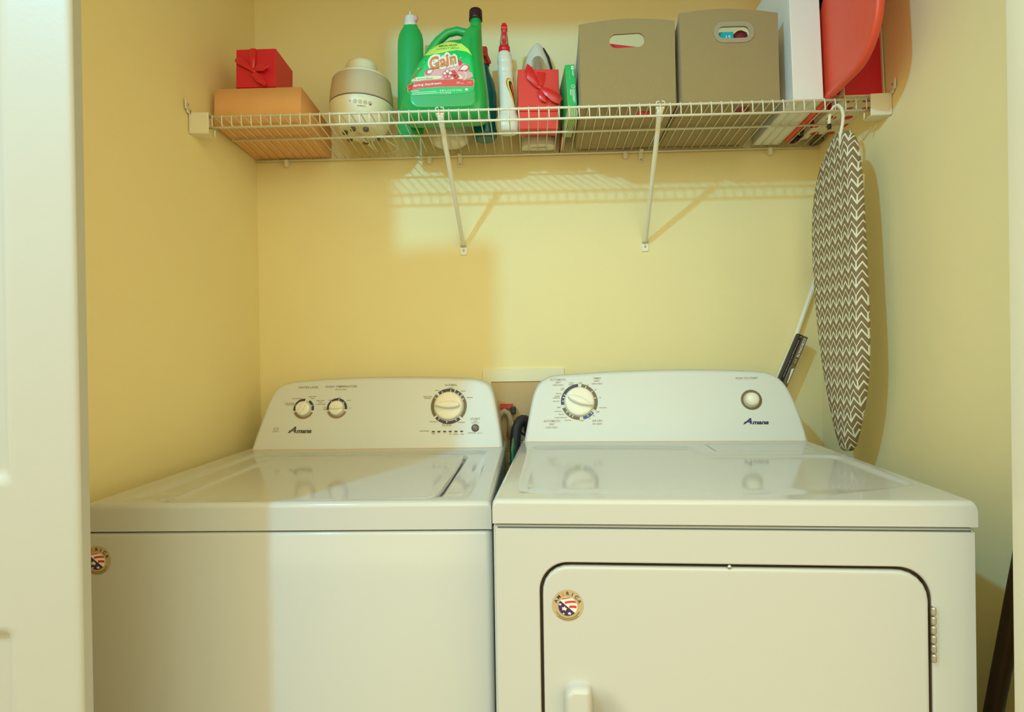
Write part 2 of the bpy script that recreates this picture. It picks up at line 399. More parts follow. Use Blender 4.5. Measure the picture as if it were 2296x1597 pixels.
W_LOGO = (0.0981, 0.0479, 0.1623, 0.0642)
D_LOGO = (0.5773, 0.0466, 0.6409, 0.0613)
W_HE = (0.0638, 0.0593)

# ================================================================ the closet shell
FL = 0.08     # side walls open out slightly towards the front
CW = 1.702; YF = -1.06; CH = 2.74
def quadwall(name, pts, thick, m):
    bm = NB(); a = [Vector(p) for p in pts]; n = (a[1]-a[0]).cross(a[2]-a[0]).normalized()*thick
    loft(bm, [a, [p+n for p in a]], True, True, 0, False); return struct(name, bm, m)
quadwall('wall_back', [(-0.2, 0, 0), (1.95, 0, 0), (1.95, 0, CH), (-0.2, 0, CH)], -0.10, WALL).name = 'wall_back'
quadwall('wall_left', [(0, 0, 0), (0, 0, CH), (-FL*1.06, YF, CH), (-FL*1.06, YF, 0)], -0.10, WALL)
quadwall('wall_right', [(CW, 0, 0), (CW+FL*1.06, YF, 0), (CW+FL*1.06, YF, CH), (CW, 0, CH)], -0.10, WALL)
bm = NB(); bx(bm, (0.85, -5.0, -0.05), (12.0, 11.0, 0.1)); struct('floor', bm, FLOOR)
bm = NB(); bx(bm, (0.85, -0.5, CH+0.05), (4.6, 1.3, 0.1)); struct('ceiling', bm, CEIL)
# front wall: header and the two stubs beside the opening
OL, OR, OH = 0.10, 1.527, 2.355
bm = NB(); bx(bm, ((OL+OR)/2, -1.04, (OH+CH)/2), (OR-OL, 0.10, CH-OH))
bx(bm, ((OL-1.35)/2, -1.04, CH/2), (OL+1.35, 0.10, CH)); bx(bm, ((OR+3.05)/2, -1.04, CH/2), (3.05-OR, 0.10, CH)); struct('wall_front', bm, WALL)
bm = NB(); bx(bm, (OR-0.006, -1.042, OH/2), (0.018, 0.114, OH), 0.003); struct('trim_1', bm, JAMBP, 40)
bm = NB(); bx(bm, (OL+0.006, -1.042, OH/2), (0.018, 0.110, OH), 0.003); struct('trim_2', bm, JAMBP, 40)

def panel_door(name, E, yaw, width, top, mirror):
    """a moulded leaf: E is the foot of the leading edge, the leaf runs away from it"""
    c, s = math.cos(yaw), math.sin(yaw); d = -1 if mirror else 1
    def fr(u, z, n): return Vector((E[0]+(d*u)*c+n*s, E[1]+(d*u)*s-n*c, z))
    xs = np.linspace(0, width, 78); zs = np.linspace(0.012, top, 330)
    X, Z = np.meshgrid(xs, zs); H = np.zeros(X.shape)
    for p in (rrect(0.080, 1.0, width-0.080, top-0.12, 0.004, 1), rrect(0.080, 0.20, width-0.080, 0.815, 0.004, 1)):
        q = sdf(X, Z, p)
        H += -0.008*sstep(0.0, -0.010, q)+0.0065*sstep(-0.020, -0.046, q)
    dd = np.minimum.reduce([X, width-X, top-Z, Z-0.012]); H += -0.003*(1-np.clip(dd/0.003, 0, 1))
    bm = NB(); heightfield(bm, list(xs), list(zs), H, lambda x, z, n: fr(x, z, n), -0.022)
    o = struct(name, bm, TRIM)
    return o
panel_door('door_1', (0.2640, -1.122), math.radians(9), 0.40, 2.03, True)

# ================================================================ appliances
TH = math.radians(16)
class Frame:
    """console face: origin at the foot of the face, u along, v up the slope, n out of it; machine-local points"""
    def __init__(s, dd, zt): s.dd, s.zt = dd, zt
    def __call__(s, u, v, n):
        return Vector((u, s.dd+v*math.sin(TH)-n*math.cos(TH), s.zt+v*math.cos(TH)+n*math.sin(TH)))

def console(parent, out, fr, backd):
    bm = NB(); n = 120; P = out
    outp = resample_open(P, n)
    def L(pts, nn): return [fr(u, v, nn) for u, v in pts]
    i1, i2, i3 = inset_open(outp, 0.0012), inset_open(outp, 0.004), inset_open(outp, 0.009)
    back = [Vector((u, fr.dd+backd, fr(u, v, 0).z)) for u, v in inset_open(outp, 0.002)]
    mid = [Vector((u, min(fr(u, v, 0).y+0.02, fr.dd+backd), fr(u, v, 0).z)) for u, v in outp]
    loft(bm, [L(i3, 0), L(i2, -0.0012), L(i1, -0.004), L(outp, -0.010), mid, back], True, True)
    for f in bm.faces:
        if len(f.verts) > 4: f.smooth = False
    return obj('control_console', bm, PLASTIC, parent)
def resample_open(pts, n):
    P = [Vector(p) for p in pts]; L = [0]
    for a, b in zip(P[:-1], P[1:]): L.append(L[-1]+(b-a).length)
    out = []; j = 0
    for k in range(n):
        t = L[-1]*k/(n-1)
        while j < len(L)-2 and L[j+1] < t: j += 1
        f = (t-L[j])/max(1e-9, L[j+1]-L[j]); q = P[j].lerp(P[j+1], f); out.append((q.x, q.y))
    # gentle smoothing
    for _ in range(2):
        out = [out[0]]+[((a[0]+2*b[0]+c[0])/4, (a[1]+2*b[1]+c[1])/4) for a, b, c in zip(out[:-2], out[1:-1], out[2:])]+[out[-1]]
    return out
def inset_open(pts, d):
    q = inset(pts, d); q[0] = (pts[0][0]+d, pts[0][1]); q[-1] = (pts[-1][0]-d, pts[-1][1]); return q

def knob(parent, fr, c, R, ang, ptr=False, name='dial_knob'):
    """round dial with a raised grip bar lying at angle ang"""
    def f2(x, y, n):
        a = math.radians(ang); return fr(c[0]+x*math.cos(a)-y*math.sin(a), c[1]+x*math.sin(a)+y*math.cos(a), n)
    bm = NB(); k = 56
    prof = [(R*0.99, 0.0), (R, 0.004), (R*0.985, 0.009), (R*0.94, 0.0118), (R*0.86, 0.0128), (R*0.5, 0.0136), (R*0.02, 0.014)]
    loft(bm, [[f2(r*math.cos(2*math.pi*i/k), r*math.sin(2*math.pi*i/k), n) for i in range(k)] for r, n in prof], True, True)
    # grip bar: tapered towards the pointer end (+x)
    L0, L1 = -R*0.84, R*(1.22 if ptr else 0.95)
    loops = []
    prof2 = [(1.0, 0.006), (0.99, 0.014), (0.93, 0.0205), (0.80, 0.0245), (0.55, 0.0255), (0.2, 0.0255)]
    base = []
    m = 44
    for i in range(m):
        a = 2*math.pi*i/m; x = (L0+L1)/2+(L1-L0)/2*math.cos(a)
        t = (x-L0)/(L1-L0); wdt = R*(0.30 if ptr else 0.27)*(1-0.72*max(0, (t-0.45)/0.55)**1.6)
        base.append((x, wdt*math.copysign(abs(math.sin(a))**0.8, math.sin(a))))
    hk = R/0.035
    for s, n in prof2: loops.append([f2((L0+L1)/2+(x-(L0+L1)/2)*(0.86+0.14*s if s > .5 else s*1.3), y*s, 0.004+n*min(1.0, hk)) for x, y in base])
    loft(bm, loops, True, True)
    return obj(name, bm, KNOBM, parent)

def ring(parent, fr, c, r0, r1, segs, ticks, name='dial_ring'):
    bm = NB(); mats = [SLATE, OLIVE, BLUEP, TICK, INKB]
    for a0, a1, mi in segs: sector(bm, fr, c, r0, r1, a0, a1, 0.0005, mi)
    for a in ticks:
        da = 1.6 if r1 > 0.035 else 3.0
        sector(bm, fr, c, r0*0.985, r0+(r1-r0)*0.62, a-da, a+da, 0.0009, 3)
    return obj(name, bm, mats, parent, fixn=False)

def printed(parent, fr, table, mi_mats, cuts, name='printed_lettering'):
    for lo, hi in zip(cuts[:-1], cuts[1:]):
        bm = NB()
        for t, u, v, h, s in table:
            if lo <= u < hi: add_text(bm, t, fr, u, v, h*0.92, shear=0.22 if s else 0, bold=0.012 if h > .0045 else 0.02, n=0.0005)
        obj(name, bm, mi_mats, parent, fixn=False)

def script_logo(parent, fr, x0, y0, x1, y1, m):
    """the slanted wordmark with its long crossbar"""
    bm = NB(); w, h = x1-x0, y1-y0
    add_text(bm, 'A', fr, x0+w*0.17, y0+h*0.50, h*0.98, shear=0.42, bold=0.05, width=w*0.34)
    add_text(bm, 'mana', fr, x0+w*0.66, y0+h*0.30, h*0.70, shear=0.35, bold=0.06, width=w*0.66, n=0.0006)
    flat_tri(bm, [(x0-w*0.0, y0+h*0.34), (x0+w*0.36, y0+h*0.34), (x0+w*0.36, y0+h*0.44), (x0+w*0.05, y0+h*0.44)], fr, 0.0007)
    flat_tri(bm, [(x0-w*0.02, y0-h*0.02), (x0+w*0.03, y0-h*0.02), (x0+w*0.12, y0+h*0.40), (x0+w*0.07, y0+h*0.40)], fr, 0.0007)
    return obj('wordmark', bm, m, parent, fixn=False)

def america_sticker(parent, fr, c, R=0.0245):
    bm = NB()
    flat(bm, circ(c, R, 48), fr, 0.0004, 0)
    flat(bm, circ((c[0]+R*0.0, c[1]-R*0.06), R*0.60, 40), fr, 0.0006, 1)
    g = (c[0], c[1]-R*0.06); gr = R*0.60
    # red waving stripes, clipped to the upper right of the globe
    for k, (y0, y1) in enumerate(((0.80, 0.92), (0.30, 0.53), (-0.24, 0.02))):
        top, bot = [], []
        for i in range(13):
            x = -0.92+1.84*i/12
            if x < -y0*0.9-0.18-(0.25 if k == 0 else 0): continue
            w = 0.10*math.sin((x+0.2)*2.2)
            for lst, y in ((bot, y0+w), (top, y1+w)):
                X, Y = x, y; q = math.hypot(X, Y)
                if q > 0.985: X, Y = X/q*0.985, Y/q*0.985
                lst.append((g[0]+X*gr, g[1]+Y*gr))
        if len(bot) > 2: flat_tri(bm, bot+top[::-1], fr, 0.0008, 2)
    # navy lower left field with a star
    pts = [(g[0]+gr*math.cos(math.radians(a))*0.99, g[1]+gr*math.sin(math.radians(a))*0.99) for a in range(142, 322, 8)]
    flat_tri(bm, pts, fr, 0.0009, 3)
    def star(cx, cy, r):
        flat_tri(bm, [(cx+r*(1 if i % 2 == 0 else 0.42)*math.sin(math.radians(36*i+12)), cy+r*(1 if i % 2 == 0 else 0.42)*math.cos(math.radians(36*i+12))) for i in range(10)], fr, 0.0011, 1)
    star(g[0]-gr*0.36, g[1]-gr*0.22, gr*0.30); star(g[0]+gr*0.18, g[1]-gr*0.72, gr*0.20); star(g[0]-gr*0.80, g[1]+gr*0.22, gr*0.16); star(g[0]-gr*0.45, g[1]-gr*0.75, gr*0.12)
    for i, ch in enumerate('AMERICA'):
        a = math.radians(90+(3-i)*22.0)
        rr = R*0.80
        add_text(bm, ch, fr, c[0]+rr*math.cos(a), c[1]-R*0.06+rr*math.sin(a)*1.02, R*0.215, mi=(4 if ch == 'E' else 3), rot=a-math.pi/2, bold=0.03, n=0.0009)
    for rr, a0, a1 in ((0.80, 208, 332), (0.90, 225, 315)): sector(bm, fr, c, R*rr, R*(rr+0.045), a0, a1, 0.0007, 5)
    return obj('sticker', bm, [GOLD, STKW, STKR, STKN, ORANGE, OLIVE], parent, 'round gold and flag sticker reading AMERICA', fixn=False)

def lip_profile_box(bm, x0, x1, y0, y1, z0, z1, r, rb=0.004):
    """slab with well rounded top front and sides (heightless top, used under the moulded decks)"""
    bx(bm, ((x0+x1)/2, (y0+y1)/2, (z0+z1)/2), (x1-x0, y1-y0, z1-z0), r, 4)

def moulded_top(parent, name, x0, x1, y0, y1, z0, zt, fn, m, step=0.0045, edge=0.010):
    nx = int((x1-x0)/step); ny = int((y1-y0)/step)
    def grid(a, b, n):
        g = list(np.linspace(a+edge, b-edge, n)); e = [edge*(1-math.cos(math.radians(t))) for t in (0, 12, 25, 40, 55, 70, 80)]
        return [a+q for q in e]+g[0:]+[b-q for q in e[::-1]]
    xs = grid(x0, x1, nx); ys = grid(y0, y1, ny)
    X, Y = np.meshgrid(xs, ys); H = fn(X, Y)
    for d in (X-x0, x1-X, Y-y0):
        t = np.clip(1-d/edge, 0, 1); H = H-edge*(1-np.sqrt(np.clip(1-t*t, 0, 1)))
    bm = NB(); heightfield(bm, xs, ys, H+zt, lambda x, y, z: Vector((x, y, z)), z0)
    return obj(name, bm, m, parent)

# ---------------------------------------------------------------- washing machine
wm = thing('washing_machine', 'white top-loading washing machine with closed lid and three dials, left of the dryer', 'washing machine', (0.0735, -0.8365, 0), (0, 0, 0.001))
WX0, WX1, WD, WZ, WB = -0.020, 0.690, 0.604, 0.9004, 0.8528
bm = NB()
cab = [rrect(WX0, 0.0, WX1, WD+0.14, (0.012, 0.012, 0.006, 0.006), 6)]
def vbody(bm, plan, z0, z1, r=0.006):
    loops = [[Vector((x, y, z0)) for x, y in plan], [Vector((x, y, z1-r)) for x, y in plan]]
    for a in (30, 60, 90):
        t = math.radians(a); q = inset(plan, r*(1-math.cos(t))); loops.append([Vector((x, y, z1-r+r*math.sin(t))) for x, y in q])
    loft(bm, loops, True, True)
vbody(bm, cab[0], 0.02, WB-0.003)
obj('cabinet', bm, ENAMEL, wm, sharp=50)
bm = NB(); bx(bm, ((WX0+WX1)/2, (WD+0.14)/2+0.006, WB-0.001), (WX1-WX0-0.012, WD+0.128, 0.008)); obj('seam', bm, GAP, wm)  # dark slab, gives the slit under the deck its shade
for x, y in ((0.04, 0.05), (0.64, 0.05), (0.04, 0.68), (0.64, 0.68)):
    bm = NB(); lathe(bm, [(0.02, 0), (0.022, 0.004), (0.022, 0.012), (0.012, 0.014), (0.012, 0.024)], 16, (x, y, 0)); obj('foot', bm, RUBBER, wm)
LID = [(0.103, 0.036), (0.120, 0.022), (0.572, 0.030), (0.592, 0.048), (0.594, 0.478), (0.585, 0.508), (0.118, 0.505), (0.103, 0.485)]
LIDH = inset(LID, -0.0035)
REC = [(0.036, 0.024), (0.040, 0.53), (0.060, 0.55), (0.622, 0.552), (0.645, 0.535), (0.648, 0.13), (0.640, 0.024)]
def wfn(X, Y):
    q = sdf(X, Y, REC)
    H = -0.0055*sstep(0.006, -0.012, q)*sstep(0.012, 0.10, Y)
    h = sdf(X, Y, LIDH)
    return H-0.011*sstep(0.003, -0.0015, h)
moulded_top(wm, 'top_deck', WX0, WX1, 0.0, WD+0.14, WB, WZ, wfn, ENAMEL, 0.0042, 0.009)
# lid: flat panel with a rolled rim and a shallow dish
lx0, lx1, ly0, ly1 = 0.103, 0.594, 0.024, 0.508
def lfn(P):
    X = np.array([p[0] for p in P]); Y = np.array([p[1] for p in P]); return X, Y
bm = NB(); C0 = (0.349, 0.268); LN = 128; lr = resample(smooth_poly(LID, 2), LN); rows = []
for s in [1.0, 1.0, 0.998, 0.993, 0.985, 0.975, 0.965, 0.955, 0.94, 0.92, 0.9, 0.85, 0.75, 0.6, 0.4, 0.2, 0.04]:
    rows.append(s)
zz = [-0.0105, -0.006, -0.0030, -0.0008, 0.0, 0.0, -0.0008, -0.0020, -0.0030, -0.0034, -0.0035, -0.0035, -0.0035, -0.0035, -0.0035, -0.0035, -0.0035]
loft(bm, [[Vector((C0[0]+(x-C0[0])*s, C0[1]+(y-C0[1])*s, WZ-0.0020+z)) for x, y in lr] for s, z in zip(rows, zz)], True, True)
obj('lid', bm, ENAMEL, wm)
WF = Frame(WD, WZ-0.003)
wc = console(wm, W_OUT, WF, 0.135)
bm = NB(); bx(bm, ((0.0+0.682)/2, WD+0.0015, WZ-0.001), (0.680, 0.003, 0.0035)); obj('console_seam', bm, CARD, wm)
printed(wc, WF, W_TXT, [INKB], (0, 0.075, 0.186, 0.40, 0.595, 0.9))
script_logo(wc, WF, *W_LOGO, INKD)
bm = NB()
for a0, a1, dx in ((20, 300, -0.003), (200, 480, 0.003)): sector(bm, WF, (W_HE[0]+dx, W_HE[1]), 0.0028, 0.0040, a0, a1, 0.0005, 0)
obj('efficiency_mark', bm, INKB, wc, fixn=False)
def cK(k, du=0, dv=0): return (k[0]+du, k[1]+dv)
ring(wc, WF, cK(W_K1), W_K1[2]*0.76, W_K1[2], [(202, 338, 4), (-10, 58, 0), (85, 191, 0)], (22, 158))
ring(wc, WF, cK(W_K2), W_K2[2]*0.76, W_K2[2], [(201, 339, 4), (-6, 189, 0)], (80, 41, 131))
ring(wc, WF, cK(W_K3), W_K3[2]*0.83, W_K3[2], [(71, 128, 0), (43, 67.5, 0), (-41, 39, 1), (136, 216, 1), (222, 312, 0)], (116, 84, 54, 27, 233, 264, 298, 148))
knob(wc, WF, cK(W_K1), W_K1[2]*0.70, 62, True)
knob(wc, WF, cK(W_K2), W_K2[2]*0.70, 0, True)
knob(wc, WF, cK(W_K3), W_K3[2]*0.79, 180)
bm = NB(); k = 28
loft(bm, [[WF(W_BTN[0]+r*math.cos(2*math.pi*i/k), W_BTN[1]+r*math.sin(2*math.pi*i/k), n) for i in range(k)] for r, n in ((0.0104, 0), (0.0104, 0.0015), (0.0098, 0.003), (0.007, 0.0042), (0.003, 0.0047), (0.0004, 0.0048))], True, True)
obj('start_button', bm, BROWNBTN, wc)
for u, v in W_LED:
    bm = NB(); prism(bm, rrect(u-0.0042, v-0.0016, u+0.0042, v+0.0016, 0.0015, 4), 0, 0.0008, WF); obj('indicator_light', bm, BLACKP, wc)
def wfront(u, v, n): return Vector((u, -n, v))
america_sticker(wm, wfront, (0.0050, 0.8035), 0.0250)

# ---------------------------------------------------------------- dryer
dr = thing('dryer', 'white front-loading dryer with one large dial and a push button, right of the washer', 'dryer', (0.7686, -0.8901, 0), (0, 0, -0.0542))
DX, DD, DZ, DB = 0.737, 0.6473, 0.9164, 0.8774
DH = (0.0745, 0.10, 0.6695, 0.8155)
hole = rrect(DH[0], DH[1], DH[2], DH[3], (0.05, 0.05, 0.050, 0.046), 14)
outer = [(0.0, 0.02), (DX, 0.02), (DX, DB-0.003), (0.0, DB-0.003)]
def dfr(u, v, n): return Vector((u, n, v))
bm = NB(); ringface(bm, inset(outer, 0.005), hole, dfr, 0.0, 0.022, N=128, c=(0.37, 0.46), lip=0.003, wall=1)
obj('front_panel', bm, [ENAMEL, GAP], dr)  # inner wall of the door hole coloured dark as gap shade
bm = NB()
vbody(bm, rrect(0.0, 0.0035, DX, DD+0.145, (0.010, 0.010, 0.004, 0.004), 6), 0.02, DB-0.003)
# open the front so that only the panel shows: keep sides, back, top
bm.normal_update()
kill = [f for f in bm.faces if abs(f.normal.y) > 0.9 and f.calc_center_median().y < 0.02]
bmesh.ops.delete(bm, geom=kill, context='FACES')
obj('cabinet', bm, ENAMEL, dr, sharp=50)
bm = NB(); bx(bm, (DX/2, 0.0205, 0.455), (0.615, 0.002, 0.736)); obj('door_gap_shade', bm, GAP, dr)  # dark sheet behind the door, so its gap reads as shaded
bm = NB(); bx(bm, (DX/2, (DD+0.14)/2+0.007, DB-0.0015), (DX-0.014, DD+0.128, 0.007)); obj('seam', bm, GAP, dr)  # shade of the slit below the top panel, as a dark slab
for x, y in ((0.04, 0.05), (0.70, 0.05), (0.04, 0.70), (0.70, 0.70)):
    bm = NB(); lathe(bm, [(0.02, 0), (0.022, 0.004), (0.022, 0.012), (0.012, 0.014), (0.012, 0.024)], 16, (x, y, 0)); obj('foot', bm, RUBBER, dr)
# door, with the dished finger well beside its handle
dout = resample(inset(hole, 0.0048), 200); HC = (0.185, 0.535)
rings_ = [1.0, 1.0, 0.9985, 0.996, 0.992, 0.985]+list(np.linspace(0.97, 0.02, 58)**1.0)
edgez = [0.016, 0.0035, 0.001, -0.0010, -0.0020, -0.0024]
loops = []
for i, s in enumerate(rings_):
    L = []
    for x, y in dout:
        px_, py_ = HC[0]+(x-HC[0])*s, HC[1]+(y-HC[1])*s
        base = edgez[i] if i < 6 else -0.0024
        q = math.hypot((px_-0.168)/0.046, (py_-0.530)/0.072)
        # well only to the right of the handle bar
        t = max(0.0, min(1.0, 1.25-q)); well = 0.018*t*t*(3-2*t)*(1.0 if i >= 6 else 0)
        L.append(Vector((px_, base+well, py_)))
    loops.append(L)
bm = NB(); loft(bm, loops, True, True)
door = obj('door', bm, ENAMEL, dr)
# handle: raised block rounded at its upper left corner, open on the right
bm = NB(); hp = rrect(0.1115, 0.44, 0.1535, 0.6270, (0.016, 0.010, 0.010, 0.018), 8)
loops = [[Vector((u, 0.0, v)) for u, v in inset(hp, -0.003)]]
for ins, n in ((-0.0015, -0.003), (0.0, -0.006), (0.0004, -0.015), (0.002, -0.020), (0.005, -0.0235), (0.009, -0.0245)):
    loops.append([Vector((u, n, v)) for u, v in inset(hp, ins)])
loft(bm, loops, True, True); obj('handle', bm, ENAMEL, door)
america_sticker(door, lambda u, v, n: Vector((u, -0.0024-n, v)), (0.1187, 0.7485), 0.0250)
bm = NB(); hy = -0.004
for k in range(6):
    z1 = 0.758-k*0.0142; bx(bm, (0.6690, hy, z1-0.0068), (0.0066, 0.0075, 0.0130), 0.0025, 3)
bx(bm, (0.6735, 0.002, 0.716), (0.006, 0.003, 0.085), 0.001)
obj('hinge', bm, CHROME, dr, 'steel piano hinge')
bm = NB(); lathe(bm, [(0.0035, 0.0), (0.0032, 0.0015), (0.001, 0.0026)], 14, (0.3703, -0.001, 0.8128), M=Matrix.Rotation(math.radians(90), 3, 'X')); obj('screw', bm, CHROME, dr)
DREC = [(0.039, 0.071), (0.034, 0.223), (0.033, 0.437), (0.034, 0.553), (0.047, 0.575), (0.416, 0.572), (0.426, 0.525), (0.430, 0.445), (0.447, 0.430), (0.679, 0.430), (0.705, 0.424), (0.712, 0.380), (0.710, 0.040), (0.04, 0.040)]
DREC = smooth_poly(DREC, 1)
def dfn(X, Y):
    q = sdf(X, Y, DREC)
    H = -0.0052*sstep(0.005, -0.011, q)*sstep(0.030, 0.115, Y)
    l = sdf(X, Y, [(0.466, 0.484), (0.690, 0.484), (0.690, 0.600), (0.466, 0.600)])
    return H-0.0035*sstep(0.0015, -0.0015, l)
moulded_top(dr, 'top_panel', 0.0, DX, 0.0, DD+0.145, DB, DZ, dfn, ENAMEL, 0.0042, 0.008)
bm = NB(); bx(bm, (0.578, 0.5385, DZ-0.0018), (0.2205, 0.106, 0.0045), 0.0015, 2); obj('lint_cover', bm, ENAMEL, dr)
DF = Frame(DD, DZ-0.003)
dc = console(dr, D_OUT, DF, 0.135)
bm = NB(); bx(bm, (0.37, DD+0.0015, DZ-0.001), (0.725, 0.003, 0.0035)); obj('console_seam', bm, CARD, dr)
printed(dc, DF, D_TXT, [INKB], (0, 0.4, 0.9))
script_logo(dc, DF, *D_LOGO, NAVY)
ring(dc, DF, cK(D_K), D_K[2]*0.83, D_K[2], [(93, 190, 0), (201, 270, 1), (282, 321, 2), (-28, 82, 1)], (154, 164, 177, 219, 234, 245, 300, 315, 13, 38.5, 66))
knob(dc, DF, cK(D_K), D_K[2]*0.80, -22)
# push button: dark ring, cup and domed button
bm = NB(); c = cK(D_BTN); sector(bm, DF, c, D_BTN[2]*0.74, D_BTN[2]*0.99, 0, 360, 0.0005, 0); obj('button_ring', bm, OLIVE, dc, fixn=False)
bm = NB(); R = D_BTN[2]*0.66; k = 36
loft(bm, [[DF(c[0]+r*math.cos(2*math.pi*i/k), c[1]+r*math.sin(2*math.pi*i/k), n) for i in range(k)] for r, n in ((R*1.05, 0), (R, 0.004), (R*.97, 0.011), (R*.90, 0.015), (R*.7, 0.0185), (R*.4, 0.0205), (R*.02, 0.021))], True, True)
obj('push_button', bm, KNOBM, dc)

# ================================================================ wire shelf
TILT = 0.0645
def dz(y): return 1.776-TILT*(y+0.315)
SW0, SX1 = 0.0246, 0.0246+65*0.0254
ws = thing('wire_shelf', 'white ventilated wire shelf running the full width of the closet above the machines', 'shelf')
wr = 0.00155
bm = NB()
for i in range(66):
    x = SW0+0.0254*i
    tube(bm, [(x, -0.006, dz(-0.006)-wr), (x, -0.16, dz(-0.16)-wr), (x, -0.3115, dz(-0.3115)-wr), (x, -0.3145, dz(-0.315)-0.0045), (x+0.0006, -0.3158, 1.760), (x+0.0010, -0.3150, 1.7465), (x+0.0016, -0.3120, 1.7440)], wr, 6)
obj('deck_wires', bm, WIRE, ws)
for nm, x0, x1, y, z, r in (('front_rail', -0.012, 1.714, -0.3105, 1.7705, 0.0031), ('front_rail', -0.012, 1.714, -0.3118, 1.7425, 0.0031),
                            ('middle_rail', 0.006, 1.694, -0.168, dz(-0.168)-0.0070, 0.0030), ('back_rail', 0.006, 1.694, -0.012, dz(-0.012)-0.0068, 0.0030)):
    bm = NB(); tube(bm, [(x0, y, z), ((x0+x1)/2, y, z), (x1, y, z)], r, 10); obj(nm, bm, WIRE, ws)
for x in (0.098, 0.535, 1.126, 1.555):       # plastic back clips
    bm = NB(); bx(bm, (x, -0.010, dz(0)-0.014), (0.013, 0.018, 0.022), 0.004, 3); obj('wall_clip', bm, WIRE, ws)
for x in (0.628, 1.173):
    bm = NB(); bx(bm, (x, -0.0035, dz(0)-0.020), (0.013, 0.005, 0.034), 0.002); bx(bm, (x, -0.012, dz(0)-0.004), (0.013, 0.018, 0.010), 0.003)
    cl = obj('wall_clip', bm, WIRE, ws)
    bm = NB(); lathe(bm, [(0.0035, 0), (0.003, 0.0012), (0.0006, 0.0016)], 12, (x, -0.006, dz(0)-0.029), M=Matrix.Rotation(math.radians(90), 3, 'X')); obj('screw', bm, CHROME, cl)

def brace(x0, xt, lab):
    t = thing('shelf_support_brace', lab, 'bracket', (x0, 0, 1.452), group='diagonal shelf braces')
    bm = NB(); prism(bm, rrect(-0.0105, 0.0, 0.0105, 0.032, 0.004, 4), -0.0005, -0.004, lambda u, v, n: Vector((u, n, v)), bev=0.001); fp = obj('foot_plate', bm, WIRE, t)
    bm = NB(); lathe(bm, [(0.0035, 0), (0.003, 0.0014), (0.0006, 0.002)], 12, (0, -0.004, 0.0145), M=Matrix.Rotation(math.radians(90), 3, 'X')); obj('screw', bm, CHROME, fp)
    a = Vector((0, -0.006, 0.026)); b = Vector((xt-x0, -0.3055, 1.7655-1.452))
    bm = NB(); loops = []
    d = (b-a).normalized(); up = Vector((1, 0, 0)); sd = d.cross(up).normalized(); up = sd.cross(d).normalized()
    for f, w, h in ((0, 0.0095, 0.004), (0.03, 0.0070, 0.005), (0.10, 0.0062, 0.0062), (0.5, 0.0066, 0.0066), (0.9, 0.0066, 0.0066), (0.96, 0.0085, 0.005), (1.0, 0.0105, 0.003)):
        c = a+(b-a)*f; loops.append([c+up*w*math.cos(2*math.pi*k/14)+sd*h*math.sin(2*math.pi*k/14) for k in range(14)])
    loft(bm, loops, True, True); obj('tube', bm, WIRE, t)
    bm = NB()
    for s in (-1, 1):
        tube(bm, [b+Vector((s*0.009, 0.004, -0.006)), b+Vector((s*0.0105, -0.002, 0.004)), b+Vector((s*0.010, -0.006, 0.0125)), b+Vector((s*0.003, -0.0085, 0.013))], 0.0018, 8)
    bx(bm, b+Vector((0, 0.000, 0.001)), (0.020, 0.004, 0.009), 0.0015)
    obj('hook_clip', bm, WIRE, t)
brace(0.6343, 0.6112, 'white diagonal shelf brace screwed to the wall above the washer, left one of two')
brace(1.1822, 1.1696, 'white diagonal shelf brace screwed to the wall above the dryer, right one of two')

def endb(x, s, lab):
    t = thing('shelf_end_bracket', lab, 'bracket', (x, -0.318, 1.7245), (0, 0, math.radians(-4.5)*-s), group='shelf end brackets')
    bm = NB()
    bx(bm, (s*0.0235, -0.010, 0.0265), (0.0455, 0.003, 0.0530), 0.0012); bx(bm, (s*0.0235, 0.008, 0.0005), (0.0455, 0.036, 0.003), 0.0012)
    bx(bm, (s*0.0235, 0.004, 0.0525), (0.0455, 0.028, 0.003), 0.0012)
    obj('cup', bm, WIRE, t)
    bm = NB(); bx(bm, (s*0.0015, 0.012, 0.028), (0.003, 0.060, 0.060), 0.0012); bx(bm, (s*0.0015, -0.028, 0.066), (0.003, 0.022, 0.026), 0.0012)
    bx(bm, (s*0.0015, -0.020, 0.052), (0.003, 0.020, 0.012), 0.0012)
    ft = obj('flange', bm, WIRE, t)
    bm = NB(); lathe(bm, [(0.0038, 0), (0.003, 0.0014), (0.0006, 0.002)], 12, (s*0.003, -0.028, 0.066), M=Matrix.Rotation(math.radians(90*s), 3, 'Y')); obj('screw', bm, CHROME, ft)
    bm = NB(); tube(bm, [(s*0.0465, 0.010, 0.001), (s*0.053, 0.006, -0.004), (s*0.0565, 0.002, -0.0055), (s*0.0575, -0.002, 0.004), (s*0.0575, -0.002, 0.010)], 0.0017, 8); obj('catch', bm, WIRE, t)
endb(-0.0255, 1, 'white plastic shelf end bracket on the left closet wall')
endb(1.7275, -1, 'white plastic shelf end bracket on the right closet wall')

def on_shelf(name, label, cat, x, y, rz=0.0, group=None):
    """a thing standing on the slightly sagging shelf"""
    t = thing(name, label, cat, (x, y, dz(y)+0.0003), (0, 0, 0), group)
    t.rotation_euler = (Matrix.Rotation(-TILT, 3, 'X') @ Matrix.Rotation(rz, 3, 'Z')).to_euler()
    return t

